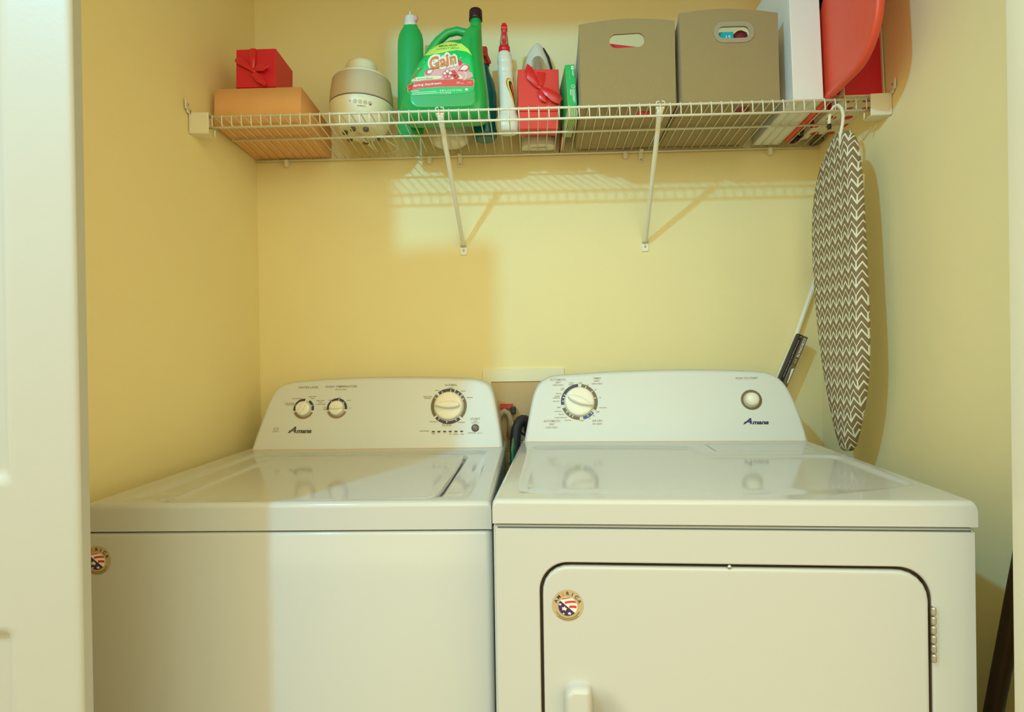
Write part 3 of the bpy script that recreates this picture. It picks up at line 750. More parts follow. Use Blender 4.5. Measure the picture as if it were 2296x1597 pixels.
# ---------------------------------------------------------------- cardboard box and the first gift box
cb = on_shelf('cardboard_box', 'brown cardboard box at the left end of the wire shelf, under a red gift box', 'box', 0.0, -0.259)
bm = NB(); loft(bm, [[Vector((x, y, z)) for x, y in rrect(0.000, 0, 0.2345, 0.250, 0.003, 3)] for z in (0.0, 0.094)], True, True); obj('carton', bm, CARD, cb)
bm = NB(); bx(bm, (0.118, 0.0635, 0.0948), (0.234, 0.1245, 0.0016), 0.0006); obj('flap', bm, CARD, cb)
bm = NB(); bx(bm, (0.118, 0.1885, 0.0948), (0.234, 0.1225, 0.0016), 0.0006); obj('flap', bm, CARD, cb)

def gift(t, w, d, h, m, mr, lidh, lean=0, bowdef=None):
    bm = NB(); bx(bm, (0, d/2, (h-lidh)/2), (w-0.006, d-0.006, h-lidh), 0.0012); obj('box_base', bm, m, t)
    bm = NB(); bx(bm, (0, d/2, h-lidh/2), (w, d, lidh), 0.0012); obj('box_lid', bm, m, t)
    ribbons = bowdef
    bm = NB()
    for pts in ribbons:   # each loop: strip of (x, z, width, out)
        L = []
        for k, (x, z, wd_, o_) in enumerate(pts):
            a = pts[max(0, k-1)]; b = pts[min(len(pts)-1, k+1)]
            dx, dzz = b[0]-a[0], b[1]-a[1]; q = math.hypot(dx, dzz) or 1
            nx, nz = -dzz/q, dx/q
            row = []
            for s in (-1, -.5, 0, .5, 1): row.append(Vector((x+nx*wd_*s, -o_-0.002*(1-s*s), z+nz*wd_*s)))
            L.append(row)
        for e in (0.0, 0.0008):
            pass
        V = [[bm.verts.new(p) for p in r] for r in L]; V2 = [[bm.verts.new(p+Vector((0, 0.0007, 0))) for p in r] for r in L]
        for A, q in ((V, 0), (V2, 1)):
            for i in range(len(A)-1):
                for j in range(4):
                    f = bm.faces.new((A[i][j], A[i][j+1], A[i+1][j+1], A[i+1][j])); f.smooth = True
    obj('ribbon_bow', bm, mr, t)

g1 = on_shelf('gift_box', 'dark red gift box with a satin bow sitting on top of the cardboard box', 'gift box', 0.0, 0.0, group='red gift boxes with bows')
g1.location = (0.1115, -0.2510, 1.7765-TILT*0.064+0.0965); g1.rotation_euler = (-TILT, 0, 0)
gift(g1, 0.107, 0.118, 0.107, RED, RIB, 0.107*0.98, bowdef=[
    [(-0.052, 0.080, 0.008, 0.003), (-0.040, 0.072, 0.010, 0.008), (-0.024, 0.060, 0.008, 0.009), (-0.008, 0.047, 0.003, 0.004)],
    [(-0.008, 0.107, 0.008, 0.002), (-0.008, 0.085, 0.009, 0.005), (-0.007, 0.062, 0.006, 0.005), (-0.007, 0.048, 0.003, 0.003)],
    [(-0.004, 0.047, 0.003, 0.004), (0.010, 0.050, 0.009, 0.010), (0.026, 0.050, 0.011, 0.014), (0.040, 0.053, 0.001, 0.012)],
    [(-0.004, 0.044, 0.003, 0.004), (0.000, 0.034, 0.008, 0.009), (0.014, 0.020, 0.011, 0.012), (0.032, 0.003, 0.004, 0.010)],
    [(-0.011, 0.052, 0.004, 0.006), (-0.005, 0.046, 0.006, 0.009), (0.001, 0.040, 0.004, 0.006)]])

# ---------------------------------------------------------------- humidifier
hu = on_shelf('humidifier', 'round cream humidifier with greige fabric band and buttons, right of the cardboard box', 'humidifier', 0.3670, -0.150)
bm = NB(); lathe(bm, [(0.040, 0.008), (0.055, 0.0085), (0.064, 0.014), (0.071, 0.024), (0.078, 0.034), (0.0835, 0.048), (0.0875, 0.064), (0.0890, 0.080), (0.0880, 0.0835), (0.05, 0.0838)], 56); base = obj('base', bm, CREAM, hu)
bm = NB(); lathe(bm, [(0.084, 0.0825), (0.0876, 0.0830), (0.0876, 0.0862), (0.084, 0.0868)], 56); obj('seam_ring', bm, GREYD, hu)
bm = NB(); lathe(bm, [(0.05, 0.086), (0.0876, 0.0865), (0.0882, 0.090), (0.0860, 0.120), (0.0810, 0.1555), (0.0785, 0.1575), (0.05, 0.158)], 56); obj('fabric_band', bm, BAND, hu)
bm = NB(); lathe(bm, [(0.05, 0.155), (0.0780, 0.1565), (0.0765, 0.1615), (0.0690, 0.1690), (0.0570, 0.1755), (0.0465, 0.1800), (0.0440, 0.1850), (0.0440, 0.2010), (0.0405, 0.2090), (0.0310, 0.2130), (0.012, 0.2150), (0.001, 0.2150)], 56); obj('top_cap', bm, CREAM, hu)
for a in (-150, -105, -60, 30, 90, 150):
    bm = NB(); r_ = 0.046; lathe(bm, [(0.0060, 0.0), (0.0075, 0.0015), (0.0075, 0.0095)], 16, (r_*math.cos(math.radians(a)), r_*math.sin(math.radians(a)), 0)); obj('rubber_foot', bm, GREYD, hu)
def hfr(u, v, n):
    zt = [0.048, 0.064, 0.080]; z = v
    r = 0.0835+(z-0.048)/(0.016)*0.004 if z < 0.064 else 0.0875+(z-0.064)/0.016*0.0015
    a = -math.pi/2+u/0.088+HU_A; return Vector(((r+n)*math.cos(a), (r+n)*math.sin(a), z))
HU_A = math.radians(17)
bm = NB()
for k, u in enumerate((-0.020, -0.0067, 0.0067, 0.020)):
    v = 0.063-0.0007*k
    sector(bm, hfr, (u, v), 0.0042, 0.0050, 0, 360, 0.0006, 0); sector(bm, hfr, (u, v), 0.0014, 0.0022, 0, 360, 0.0006, 0 if k in (0, 2) else 1)
for u in (-0.010, -0.005, 0.0): add_text(bm, '!', hfr, u, 0.0755, 0.0034)
add_text(bm, '8', hfr, -0.034, 0.064, 0.005); add_text(bm, 'HOMEDICS', hfr, -0.004, 0.0515, 0.0032, bold=0.03)
sector(bm, hfr, (0.021, 0.058), 0.0, 0.0020, 0, 360, 0.0009, 2)
obj('button_print', bm, [INKB, OLIVE, SLATE], base, fixn=False)
bm = NB()
tube(bm, [(-0.010, -0.01, 0.006), (0.002, 0.050, 0.003), (0.014, 0.105, 0.0025), (0.019, 0.110, 0.0025), (0.016, 0.06, 0.003), (0.024, 0.01, 0.006)], 0.0026, 8)
tube(bm, [(-0.006, -0.01, 0.006), (0.006, 0.050, 0.003), (0.018, 0.101, 0.0025)], 0.0026, 8)
tube(bm, [(0.055, 0.035, 0.010), (0.072, 0.060, 0.004), (0.084, 0.075, 0.003), (0.078, 0.105, 0.003), (0.04, 0.118, 0.003)], 0.0022, 8)
obj('power_cord', bm, CREAM, hu)

# ---------------------------------------------------------------- the big detergent jug
jug = on_shelf('detergent_jug', 'large bright green laundry detergent jug with handle, dark cap and red-banded label', 'jug', 0.614, -0.2155)
jug.scale = (0.953, 0.953, 0.953); jug.location.z -= 0.0343
JO = [(-0.112, 0.042), (-0.100, 0.0365), (0.0, 0.0360), (0.098, 0.0365), (0.113, 0.042), (0.1215, 0.055), (0.1240, 0.070), (0.1240, 0.090), (0.1215, 0.125), (0.1160, 0.172), (0.1095, 0.215), (0.1060, 0.245), (0.1045, 0.272), (0.1035, 0.288),
      (0.0715, 0.290), (0.0685, 0.276), (0.0625, 0.2665), (0.050, 0.2615), (0.030, 0.2605), (0.010, 0.2590), (-0.015, 0.2520), (-0.0394, 0.2410), (-0.0643, 0.2186), (-0.0895, 0.1828), (-0.111, 0.1431), (-0.1239, 0.1068), (-0.1300, 0.0780), (-0.1270, 0.058)]
def zj(z):
    return z if z < 0.19 else (0.19+(z-0.19)*1.20 if z < 0.25 else 0.262+(z-0.25)*1.571)
JO = [(x, zj(z)) for x, z in JO]
JN = 150
jo = resample(smooth_poly(JO, 2), JN); JC = (0.0, 0.130); JT = 0.056
def jray(x, z):
    """fraction of the way from the jug's middle to its outline"""
    dx, dy = x-JC[0], z-JC[1]; r = math.hypot(dx, dy)
    if r < 1e-6: return 0.0
    dx /= r; dy /= r; best = 1e-6
    for i in range(JN):
        p = jo[i]; q = jo[(i+1) % JN]; ex, ey = q[0]-p[0], q[1]-p[1]; den = dx*ey-dy*ex
        if abs(den) < 1e-12: continue
        t = ((p[0]-JC[0])*ey-(p[1]-JC[1])*ex)/den; s = ((p[0]-JC[0])*dy-(p[1]-JC[1])*dx)/den
        if t > 0 and -1e-6 <= s <= 1+1e-6: best = max(best, t)
    return r/best
def jdep(s, z):
    k = JT*(1.0 if z < 0.20 else max(0.45, 1-(z-0.20)*3.4))
    # flat face, then a soft shoulder
    k2 = k*(1-0.10*max(0.0, min(1.0, (s-0.70)/0.08)))
    return k2*max(0.0, 1-max(0.0, (s-0.70)/0.30)**2.6)**0.5
def jfr(x, z, n):
    z = zj(z); return Vector((x, -jdep(min(0.999, jray(x, z)), z)-n, z))
bm = NB(); S_ = [0.02, 0.15, 0.3, 0.45, 0.55, 0.62, 0.67, 0.70, 0.715, 0.73, 0.75, 0.78, 0.82, 0.86, 0.90, 0.93, 0.955, 0.975, 0.988, 0.996, 1.0]
loops = []
for s in S_: loops.append([Vector((JC[0]+(x-JC[0])*s, -jdep(s, JC[1]+(z-JC[1])*s), JC[1]+(z-JC[1])*s)) for x, z in jo])
for s in S_[::-1][1:]: loops.append([Vector((JC[0]+(x-JC[0])*s, 0.85*jdep(s, JC[1]+(z-JC[1])*s), JC[1]+(z-JC[1])*s)) for x, z in jo])
loft(bm, loops, True, True); body = obj('body', bm, GREENP, jug)
bm = NB()
tube(bm, [(x, 0, zj(z)) for x, z in ((-0.0560, 0.222), (-0.0400, 0.2440), (-0.0200, 0.2640), (0.0060, 0.2775), (0.0340, 0.2815), (0.062, 0.2760), (0.082, 0.2660))], [0.010, 0.0135, 0.0125, 0.0120, 0.0120, 0.0125, 0.014], 20); obj('handle', bm, GREENP, jug)
bm = NB(); lathe(bm, [(0.0165, 0.285), (0.0158, 0.340), (0.010, 0.342)], 28, (0.0875, 0, 0)); obj('spout', bm, GREENP, jug)
bm = NB(); lathe(bm, [(0.012, 0.3395), (0.0190, 0.340), (0.0193, 0.345), (0.0184, 0.3675), (0.0165, 0.3705), (0.001, 0.371)], 32, (0.0875, 0, 0)); obj('cap', bm, DKCAP, jug)
# printed front label, following the curve of the face
def fill_grid(bm, pts, fr, n, mi, step=0.004):
    """polygon filled with small cells so that it can follow a curved face"""
    P = [Vector((u, v, 0)) for u, v in pts]
    b2 = NB(); vs = [b2.verts.new(p) for p in P]; b2.faces.new(vs); bmesh.ops.triangulate(b2, faces=b2.faces[:])
    x0 = min(p.x for p in P); x1 = max(p.x for p in P); y0 = min(p.y for p in P); y1 = max(p.y for p in P)
    for ax, a, b in ((0, x0, x1), (1, y0, y1)):
        k = a+step
        while k < b:
            co = [0, 0, 0]; no = [0, 0, 0]; co[ax] = k; no[ax] = 1
            bmesh.ops.bisect_plane(b2, geom=b2.verts[:]+b2.edges[:]+b2.faces[:], plane_co=co, plane_no=no); k += step
    mp = {v: bm.verts.new(fr(v.co.x, v.co.y, n)) for v in b2.verts}
    for f in b2.faces:
        g = bm.faces.new([mp[v] for v in f.verts]); g.material_index = mi; g.smooth = True
    b2.free()
bm = NB()
LM = [GREENL, LIME, OLIVE, ORANGE, CREAMP, PINKL, PINK2, REDL, WHITECARD, GOLD]
lab = [(-0.0975, 0.128), (-0.086, 0.160), (-0.066, 0.190), (-0.046, 0.216), (-0.020, 0.236), (0.010, 0.2425), (0.045, 0.234), (0.070, 0.222), (0.0815, 0.205), (0.0865, 0.170), (0.087, 0.120), (0.080, 0.098), (-0.092, 0.096), (-0.0985, 0.108)]
fill_grid(bm, smooth_poly(lab, 2), jfr, 0.0006, 0)
mega = [(-0.0595, 0.2140), (-0.046, 0.2270), (-0.028, 0.2390), (-0.0086, 0.2455), (0.0100, 0.2475), (0.030, 0.2445), (0.0525, 0.2350), (0.0706, 0.2210), (0.0813, 0.2050), (0.0644, 0.2145), (0.0399, 0.2190), (0.0154, 0.2165), (-0.0092, 0.2120), (-0.0337, 0.2100)]
fill_grid(bm, mega, jfr, 0.0012, 1)
# sunburst above the wordmark
for k in range(13):
    a = math.radians(20+k*11.6); c0 = (0.004, 0.196); 
    flat_tri(bm, [(c0[0]+0.006*math.cos(a-.09), c0[1]+0.006*math.sin(a-.09)), (c0[0]+0.023*math.cos(a), c0[1]+0.0185*math.sin(a)), (c0[0]+0.006*math.cos(a+.09), c0[1]+0.006*math.sin(a+.09))], jfr, 0.0011, 4)
fill_grid(bm, circ((0.004, 0.196), 0.011, 20), jfr, 0.0010, 4)
# pink splash, drops and flowers
fill_grid(bm, smooth_poly([(-0.052, 0.150), (-0.050, 0.166), (-0.030, 0.170), (0.000, 0.172), (0.030, 0.182), (0.040, 0.194), (0.050, 0.192), (0.048, 0.184), (0.062, 0.184), (0.073, 0.172), (0.070, 0.160), (0.082, 0.158), (0.084, 0.140), (0.0, 0.139), (-0.04, 0.141)], 2), jfr, 0.0009, 6)
fill_grid(bm, smooth_poly([(0.0, 0.150), (0.014, 0.160), (0.036, 0.176), (0.030, 0.158), (0.050, 0.152), (0.058, 0.140), (0.02, 0.139)], 2), jfr, 0.0011, 4)
def drop(cx, cz, r, ang, mi, n):
    P = []
    for i in range(26):
        t = 2*math.pi*i/26; x = r*math.cos(t)*1.5 - r*.3; y = r*math.sin(t)*(0.9 if x > 0 else 0.9*max(0, 1+x/(1.8*r)))
        P.append((cx+x*math.cos(ang)-y*math.sin(ang), cz+x*math.sin(ang)+y*math.cos(ang)))
    flat_tri(bm, P, jfr, n, mi)
drop(0.060, 0.170, 0.0125, 0.35, 5, 0.0013); drop(0.060, 0.171, 0.0082, 0.35, 8, 0.0016)
drop(-0.038, 0.163, 0.0100, 3.6, 5, 0.0013); drop(-0.036, 0.163, 0.0060, 3.6, 8, 0.0016)
sector(bm, jfr, (-0.050, 0.143), 0.030, 0.0335, 95, 178, 0.0012, 5)
for cx, cz, r in ((0.046, 0.186, 0.008), (0.028, 0.156, 0.010), (0.037, 0.146, 0.008)):
    for k in range(5):
        a = k*1.2566; fill_grid(bm, circ((cx+r*.6*math.cos(a), cz+r*.6*math.sin(a)), r*.52, 14), jfr, 0.0014, 5)
for k in range(5):
    a = 0.35+k*1.2566; q = circ((0.013+0.0080*math.cos(a), 0.1540+0.0080*math.sin(a)), 0.0066, 16); fill_grid(bm, q, jfr, 0.0017, 5)
    q = circ((0.013+0.0082*math.cos(a), 0.1545+0.0082*math.sin(a)), 0.0042, 14); fill_grid(bm, q, jfr, 0.0020, 8 if k < 3 else 6)
fill_grid(bm, circ((0.013, 0.154), 0.0034, 12), jfr, 0.0023, 5)
for i in range(9):
    a = -0.9+i*0.22; fill_grid(bm, circ((0.046+0.019*math.cos(a), 0.149+0.016*math.sin(a)), 0.0014+0.0004*(i % 2), 8), jfr, 0.0016, 8)
for x, z, r in ((-0.068, 0.176, .0036), (-0.052, 0.192, .0028), (0.050, 0.199, .0032), (0.068, 0.178, .0036)):
    flat_tri(bm, [(x+(r if i % 2 == 0 else r*.28)*math.cos(math.pi/4*i), z+(r if i % 2 == 0 else r*.28)*math.sin(math.pi/4*i)) for i in range(8)], jfr, 0.0012, 4)
for i in range(12):
    a = 2*math.pi*i/12; flat_tri(bm, circ((-0.084+0.0065*math.cos(a), 0.153+0.0075*math.sin(a)), 0.0006, 6), jfr, 0.0010, 4)
redb = [(-0.0985, 0.1320), (-0.075, 0.1355), (-0.0533, 0.1375), (-0.0042, 0.1400), (0.0448, 0.1398), (0.0865, 0.1373), (0.0846, 0.1173), (0.0322, 0.1190), (-0.0168, 0.1192), (-0.0598, 0.1165), (-0.0975, 0.1110)]
fill_grid(bm, [(x*1.012, z+(0.0008 if i < 6 else -0.0008)) for i, (x, z) in enumerate(redb)], jfr, 0.0012, 4)
fill_grid(bm, redb, jfr, 0.0015, 7)
fill_grid(bm, smooth_poly([(-0.0875, 0.1380), (-0.0885, 0.1440), (-0.082, 0.1475), (-0.0409, 0.1500), (-0.003, 0.1510), (-0.003, 0.1415), (-0.041, 0.1400), (-0.080, 0.1365)], 1), jfr, 0.0019, 4)
add_text(bm, 'MEGA PACK', jfr, 0.0133, 0.2345, 0.0054, 2, bold=0.03, n=0.0018, width=0.052)
add_text(bm, 'FORMAT MÉGA', jfr, 0.0137, 0.2245, 0.0052, 9, bold=0.02, n=0.0018, width=0.065)
add_text(bm, 'Gain', jfr, -0.0010, 0.1895, 0.0320, 8, bold=0.20, shear=0.10, rot=0.20, width=0.084, n=0.0018)
add_text(bm, 'Gain', jfr, -0.0010, 0.1895, 0.0300, 3, bold=0.035, shear=0.10, rot=0.20, width=0.075, n=0.0024)
add_text(bm, '+ Aroma Boost', jfr, -0.0530, 0.1432, 0.0042, 2, shear=0.2, rot=0.05, width=0.050, n=0.0023)
add_text(bm, 'spring daydream', jfr, -0.0430, 0.1272, 0.0055, 8, bold=0.04, rot=0.06, width=0.078, n=0.0020)
add_text(bm, '107', jfr, 0.042, 0.1290, 0.0045, 8, bold=0.03, n=0.0020); add_text(bm, 'LOADS', jfr, 0.053, 0.1270, 0.0025, 8, n=0.0020)
add_text(bm, 'HE', jfr, 0.074, 0.1280, 0.0060, 6, n=0.0020)
add_text(bm, '4.55 L (1.2 US GAL)', jfr, 0.022, 0.1085, 0.0050, 8, bold=0.03, width=0.062, n=0.0016)
add_text(bm, '154 FL OZ LIQ', jfr, 0.006, 0.1020, 0.0045, 8, bold=0.03, width=0.032, n=0.0016)
flat_tri(bm, rrect(0.0615, 0.1065, 0.0690, 0.1130, 0.001, 2), jfr, 0.0014, 8)
for z, a, b in ((0.1085, -0.088, -0.066), (0.1035, -0.084, -0.018), (0.0990, -0.086, -0.012)):
    fill_grid(bm, [(a, z-.0008+(a+.09)*.05), (b, z-.0008+(b+.09)*.05), (b, z+.0008+(b+.09)*.05), (a, z+.0008+(a+.09)*.05)], jfr, 0.0014, 8)
obj('label', bm, LM, jug, 'green, lime and pink printed label', fixn=False)

# second green bottle, white jar and teal spray bottle behind the jug
sb = on_shelf('softener_bottle', 'green bottle with a white and pink cap, behind the left side of the jug', 'bottle', 0.5040, -0.1380)
sb.scale = (1.0, 0.9, 1.075)
bm = NB(); loft(bm, [[Vector((x*a/0.05, y*b/0.05, z)) for x, y in circ((0, 0), 0.05, 36)] for z, a, b in ((0.0, 0.032, 0.016), (0.004, 0.0360, 0.020), (0.05, 0.0370, 0.021), (0.24, 0.0370, 0.021), (0.262, 0.0365, 0.021), (0.280, 0.033, 0.020), (0.292, 0.027, 0.019), (0.299, 0.0215, 0.018), (0.304, 0.020, 0.017))], True, True)
obj('body', bm, GREENP, sb)
bm = NB(); lathe(bm, [(0.017, 0.300), (0.0190, 0.301), (0.0185, 0.308), (0.0165, 0.311), (0.0160, 0.326), (0.0150, 0.329), (0.001, 0.330)], 30); bx(bm, (0.001, -0.006, 0.333), (0.005, 0.016, 0.012), 0.002); obj('cap', bm, WHITEP, sb)
bm = NB(); ell(bm, (0.0165, -0.006, 0.322), (0.0070, 0.009, 0.0095)); obj('cap_button', bm, PINK2, sb)
jar = on_shelf('white_jar', 'squat white rounded container seen through the shelf wires beneath the green jug', 'container', 0.606, -0.0790)
bm = NB(); loft(bm, [[Vector((x*a/0.05, y*b/0.05, z)) for x, y in circ((0, 0), 0.05, 40)] for z, a, b in ((0.0, 0.036, 0.030), (0.002, 0.045, 0.037), (0.010, 0.054, 0.0450), (0.022, 0.057, 0.048), (0.12, 0.057, 0.048), (0.14, 0.052, 0.043), (0.145, 0.04, 0.033))], True, True)
obj('jar_body', bm, WHITEP, jar)
bm = NB(); lathe(bm, [(0.034, 0.145), (0.034, 0.165), (0.031, 0.168), (0.001, 0.168)], 30); obj('jar_lid', bm, WHITEP, jar)
tl = on_shelf('spray_bottle', 'teal blue liquid-filled spray bottle behind the right side of the green jug', 'spray bottle', 0.7115, -0.1080)
bm = NB(); lathe(bm, [(0.020, 0.0), (0.029, 0.002), (0.0345, 0.010), (0.0350, 0.022), (0.0350, 0.13), (0.030, 0.165), (0.016, 0.200), (0.013, 0.215), (0.013, 0.225)], 36); obj('body', bm, TEAL, tl)
bm = NB(); lathe(bm, [(0.015, 0.220), (0.0155, 0.222), (0.0155, 0.236), (0.012, 0.238)], 24); bx(bm, (0, 0.002, 0.252), (0.022, 0.052, 0.030), 0.006, 3)
bx(bm, (0.012, -0.018, 0.232), (0.009, 0.007, 0.034), 0.003, 3, rot=Matrix.Rotation(math.radians(-22), 3, 'Y')); obj('trigger_head', bm, STKR, tl)

# ---------------------------------------------------------------- white spray-nozzle bottle
wb = on_shelf('squeeze_bottle', 'white ribbed squeeze bottle with a red nozzle and flame swoosh, right of the green jug', 'bottle', 0.779, -0.150)
SEC = [(0.000, 0.0235, 0.018, 0.001), (0.003, 0.0285, 0.023, 0.001), (0.012, 0.0325, 0.0260, 0.000), (0.030, 0.0345, 0.0275, -0.001), (0.040, 0.0325, 0.0265, -0.001), (0.050, 0.0270, 0.0240, 0.0), (0.075, 0.0245, 0.0225, 0.001), (0.110, 0.0235, 0.0215, 0.0), (0.145, 0.0215, 0.0205, -0.003), (0.160, 0.0215, 0.020, -0.003), (0.170, 0.0225, 0.0205, -0.004), (0.190, 0.0223, 0.0205, -0.004), (0.210, 0.0215, 0.020, -0.0055), (0.222, 0.0200, 0.0195, -0.0065), (0.230, 0.0165, 0.0165, -0.007), (0.234, 0.013, 0.013, -0.007)]
def sec(z):
    for a, b in zip(SEC[:-1], SEC[1:]):
        if a[0] <= z <= b[0]:
            t = (z-a[0])/(b[0]-a[0]); return tuple(a[i]*(1-t)+b[i]*t for i in range(4))
    return SEC[-1]
bm = NB(); loops = []
z = 0.0
while z <= 0.2341:
    _, a, b, cx = sec(z)
    rib = 0.0012*max(0, math.sin((z-0.166)/0.0125*math.pi*1.0))**1 if 0.166 < z < 0.222 and math.sin((z-0.166)/0.0125*math.pi) > 0 else 0
    loops.append([Vector((cx+(a-rib)*math.copysign(abs(math.cos(t))**0.85, math.cos(t)), (b-rib)*math.copysign(abs(math.sin(t))**0.85, math.sin(t)), z)) for t in [2*math.pi*k/40 for k in range(40)]])
    z += 0.0026
loft(bm, loops, True, True); bd = obj('body', bm, WHITEP, wb)
bm = NB(); lathe(bm, [(0.0135, 0.232), (0.0160, 0.2335), (0.0162, 0.2480), (0.0135, 0.2500), (0.006, 0.251)], 30, (-0.007, 0, 0)); obj('collar', bm, REDP, wb)
bm = NB(); loft(bm, [[Vector((-0.007+w*x, d*y, z)) for x, y in rrect(-1, -1, 1, 1, 0.4, 4)] for z, w, d in ((0.249, 0.0125, 0.0145), (0.262, 0.0118, 0.0125), (0.285, 0.0090, 0.0085), (0.300, 0.0072, 0.0070))], True, True); obj('overcap_shell', bm, CLEAR, wb)
bm = NB(); loft(bm, [[Vector((-0.0065+w*x, -0.002+d*y, z)) for x, y in rrect(-1, -1, 1, 1, 0.4, 4)] for z, w, d in ((0.252, 0.0060, 0.0140), (0.285, 0.0058, 0.0088), (0.2952, 0.0065, 0.0082), (0.2958, 0.0090, 0.0090), (0.309, 0.0085, 0.0085), (0.3125, 0.0062, 0.006), (0.3155, 0.0058, 0.0055))], True, True); obj('nozzle', bm, REDP, wb)
def bfr(u, v, n):
    _, a, b, cx = sec(max(0, min(0.234, v))); t = -math.pi/2+u/0.024
    return Vector((cx+(a+n)*math.copysign(abs(math.cos(t))**0.85, math.cos(t)), (b+n)*math.copysign(abs(math.sin(t))**0.85, math.sin(t)), v))
bm = NB()
for sc, mi, n in ((1.0, 0, 0.0006), (0.80, 1, 0.0009), (0.60, 2, 0.0012), (0.30, 3, 0.0015)):
    P = [(x-0.0085, y) for x, y in ((0.0125, 0.1500), (0.0205, 0.1485), (0.0265, 0.138), (0.030, 0.118), (0.032, 0.090), (0.0330, 0.060), (0.033, 0.045), (0.0290, 0.062), (0.0240, 0.080), (0.0165, 0.100), (0.010, 0.118), (0.0075, 0.133), (0.009, 0.145))]
    c0 = (0.0150, 0.117)
    fill_grid(bm, smooth_poly([(c0[0]+(x-c0[0])*sc, c0[1]+(y-c0[1])*(sc**0.6)) for x, y in P], 2), bfr, n, mi, 0.003)
obj('swoosh_label', bm, [ORANGE, LIME, BLACKP, REDL], bd, fixn=False)
bm = NB()
for i in range(15):
    v = 0.052+i*0.0062; flat_tri(bm, [(-0.0265, v), (-0.0225, v+0.006), (-0.0222, v+0.0066), (-0.0265, v+0.0012)], bfr, 0.0006, 0)
obj('volume_scale', bm, INKD, bd, fixn=False)

# ---------------------------------------------------------------- second gift box and the iron behind it
g2 = on_shelf('gift_box', 'tall bright red gift box with a wide ribbon bow, standing in front of the iron', 'gift box', 0.8660, -0.1780, math.radians(3), group='red gift boxes with bows')
gift(g2, 0.1130, 0.052, 0.167, RED2, RIB2, 0.118, bowdef=[
    [(-0.030, 0.181, 0.001, 0.002), (-0.026, 0.165, 0.010, 0.008), (-0.020, 0.140, 0.012, 0.012), (-0.004, 0.118, 0.007, 0.008), (0.002, 0.112, 0.003, 0.004)],
    [(0.008, 0.158, 0.012, 0.001), (0.006, 0.135, 0.011, 0.004), (0.004, 0.118, 0.006, 0.004)],
    [(0.004, 0.112, 0.004, 0.005), (0.020, 0.100, 0.010, 0.012), (0.040, 0.084, 0.014, 0.014), (0.052, 0.077, 0.013, 0.012), (0.060, 0.072, 0.009, 0.010)],
    [(0.002, 0.110, 0.003, 0.004), (0.004, 0.096, 0.008, 0.008), (0.012, 0.080, 0.009, 0.010), (0.020, 0.070, 0.002, 0.008)],
    [(-0.003, 0.116, 0.004, 0.007), (0.003, 0.112, 0.006, 0.010), (0.009, 0.108, 0.004, 0.007)]])

ir = on_shelf('clothes_iron', 'white and silver clothes iron standing on its heel behind the red gift box', 'iron', 0.866, -0.030)
ir.scale = (1.05, 1.0, 1.12)
IO = [(-0.046, 0.020), (-0.053, 0.060), (-0.055, 0.12), (-0.051, 0.18), (-0.043, 0.225), (-0.031, 0.258), (-0.017, 0.283), (-0.003, 0.296), (0.004, 0.297), (0.016, 0.286), (0.030, 0.262), (0.043, 0.230), (0.052, 0.190), (0.055, 0.12), (0.053, 0.060), (0.046, 0.020)]
io = smooth_poly(IO, 1)
bm = NB(); prism(bm, io, 0.012, 0.006, lambda u, v, n: Vector((u, n, v)), bev=0.001); obj('soleplate', bm, CHROME, ir)
bm = NB(); loops = []
for k, (s, n) in enumerate(((0.985, 0.006), (0.98, 0.0), (0.955, -0.008), (0.88, -0.020), (0.72, -0.032), (0.5, -0.040), (0.25, -0.043))):
    loops.append([Vector((x*s, n, 0.11+(z-0.11)*s)) for x, z in io])
loft(bm, loops, True, True); obj('body', bm, WHITEP, ir)
bm = NB(); tube(bm, [(0.036, -0.020, 0.150), (0.040, -0.020, 0.180), (0.037, -0.019, 0.215), (0.030, -0.018, 0.245), (0.018, -0.016, 0.270)], [0.003, 0.005, 0.0055, 0.004, 0.002], 8); obj('side_trim', bm, BLACKP, ir)
bm = NB(); tube(bm, [(0, -0.030, 0.035), (0, -0.058, 0.045), (0, -0.072, 0.075), (0, -0.074, 0.13), (0, -0.070, 0.185), (0, -0.058, 0.212), (0, -0.040, 0.222)], [0.016, 0.0165, 0.015, 0.014, 0.0155, 0.016, 0.014], 18); obj('handle', bm, SILVERP, ir)
bm = NB(); bx(bm, (0, -0.045, 0.200), (0.030, 0.040, 0.030), 0.006, 3); obj('water_tank_cap', bm, CREAM, ir)
bm = NB(); prism(bm, smooth_poly([(-0.050, 0.010), (-0.044, -0.026), (-0.020, -0.034), (0.020, -0.034), (0.044, -0.026), (0.050, 0.010), (0.030, 0.016), (-0.030, 0.016)], 2), 0.0, 0.024, lambda u, v, n: Vector((u, v-0.006, n)), smooth=True, bev=0.004); hl = obj('heel', bm, WHITEP, ir)
bm = NB(); add_text(bm, 'BLACK+DECKER', lambda u, v, n: Vector((u, v-0.016, -n)), 0, 0, 0.0042, bold=0.05, width=0.042, n=0.0004)
for v in bm.verts: pass
obj('brand_print', bm, INKD, hl, fixn=False)

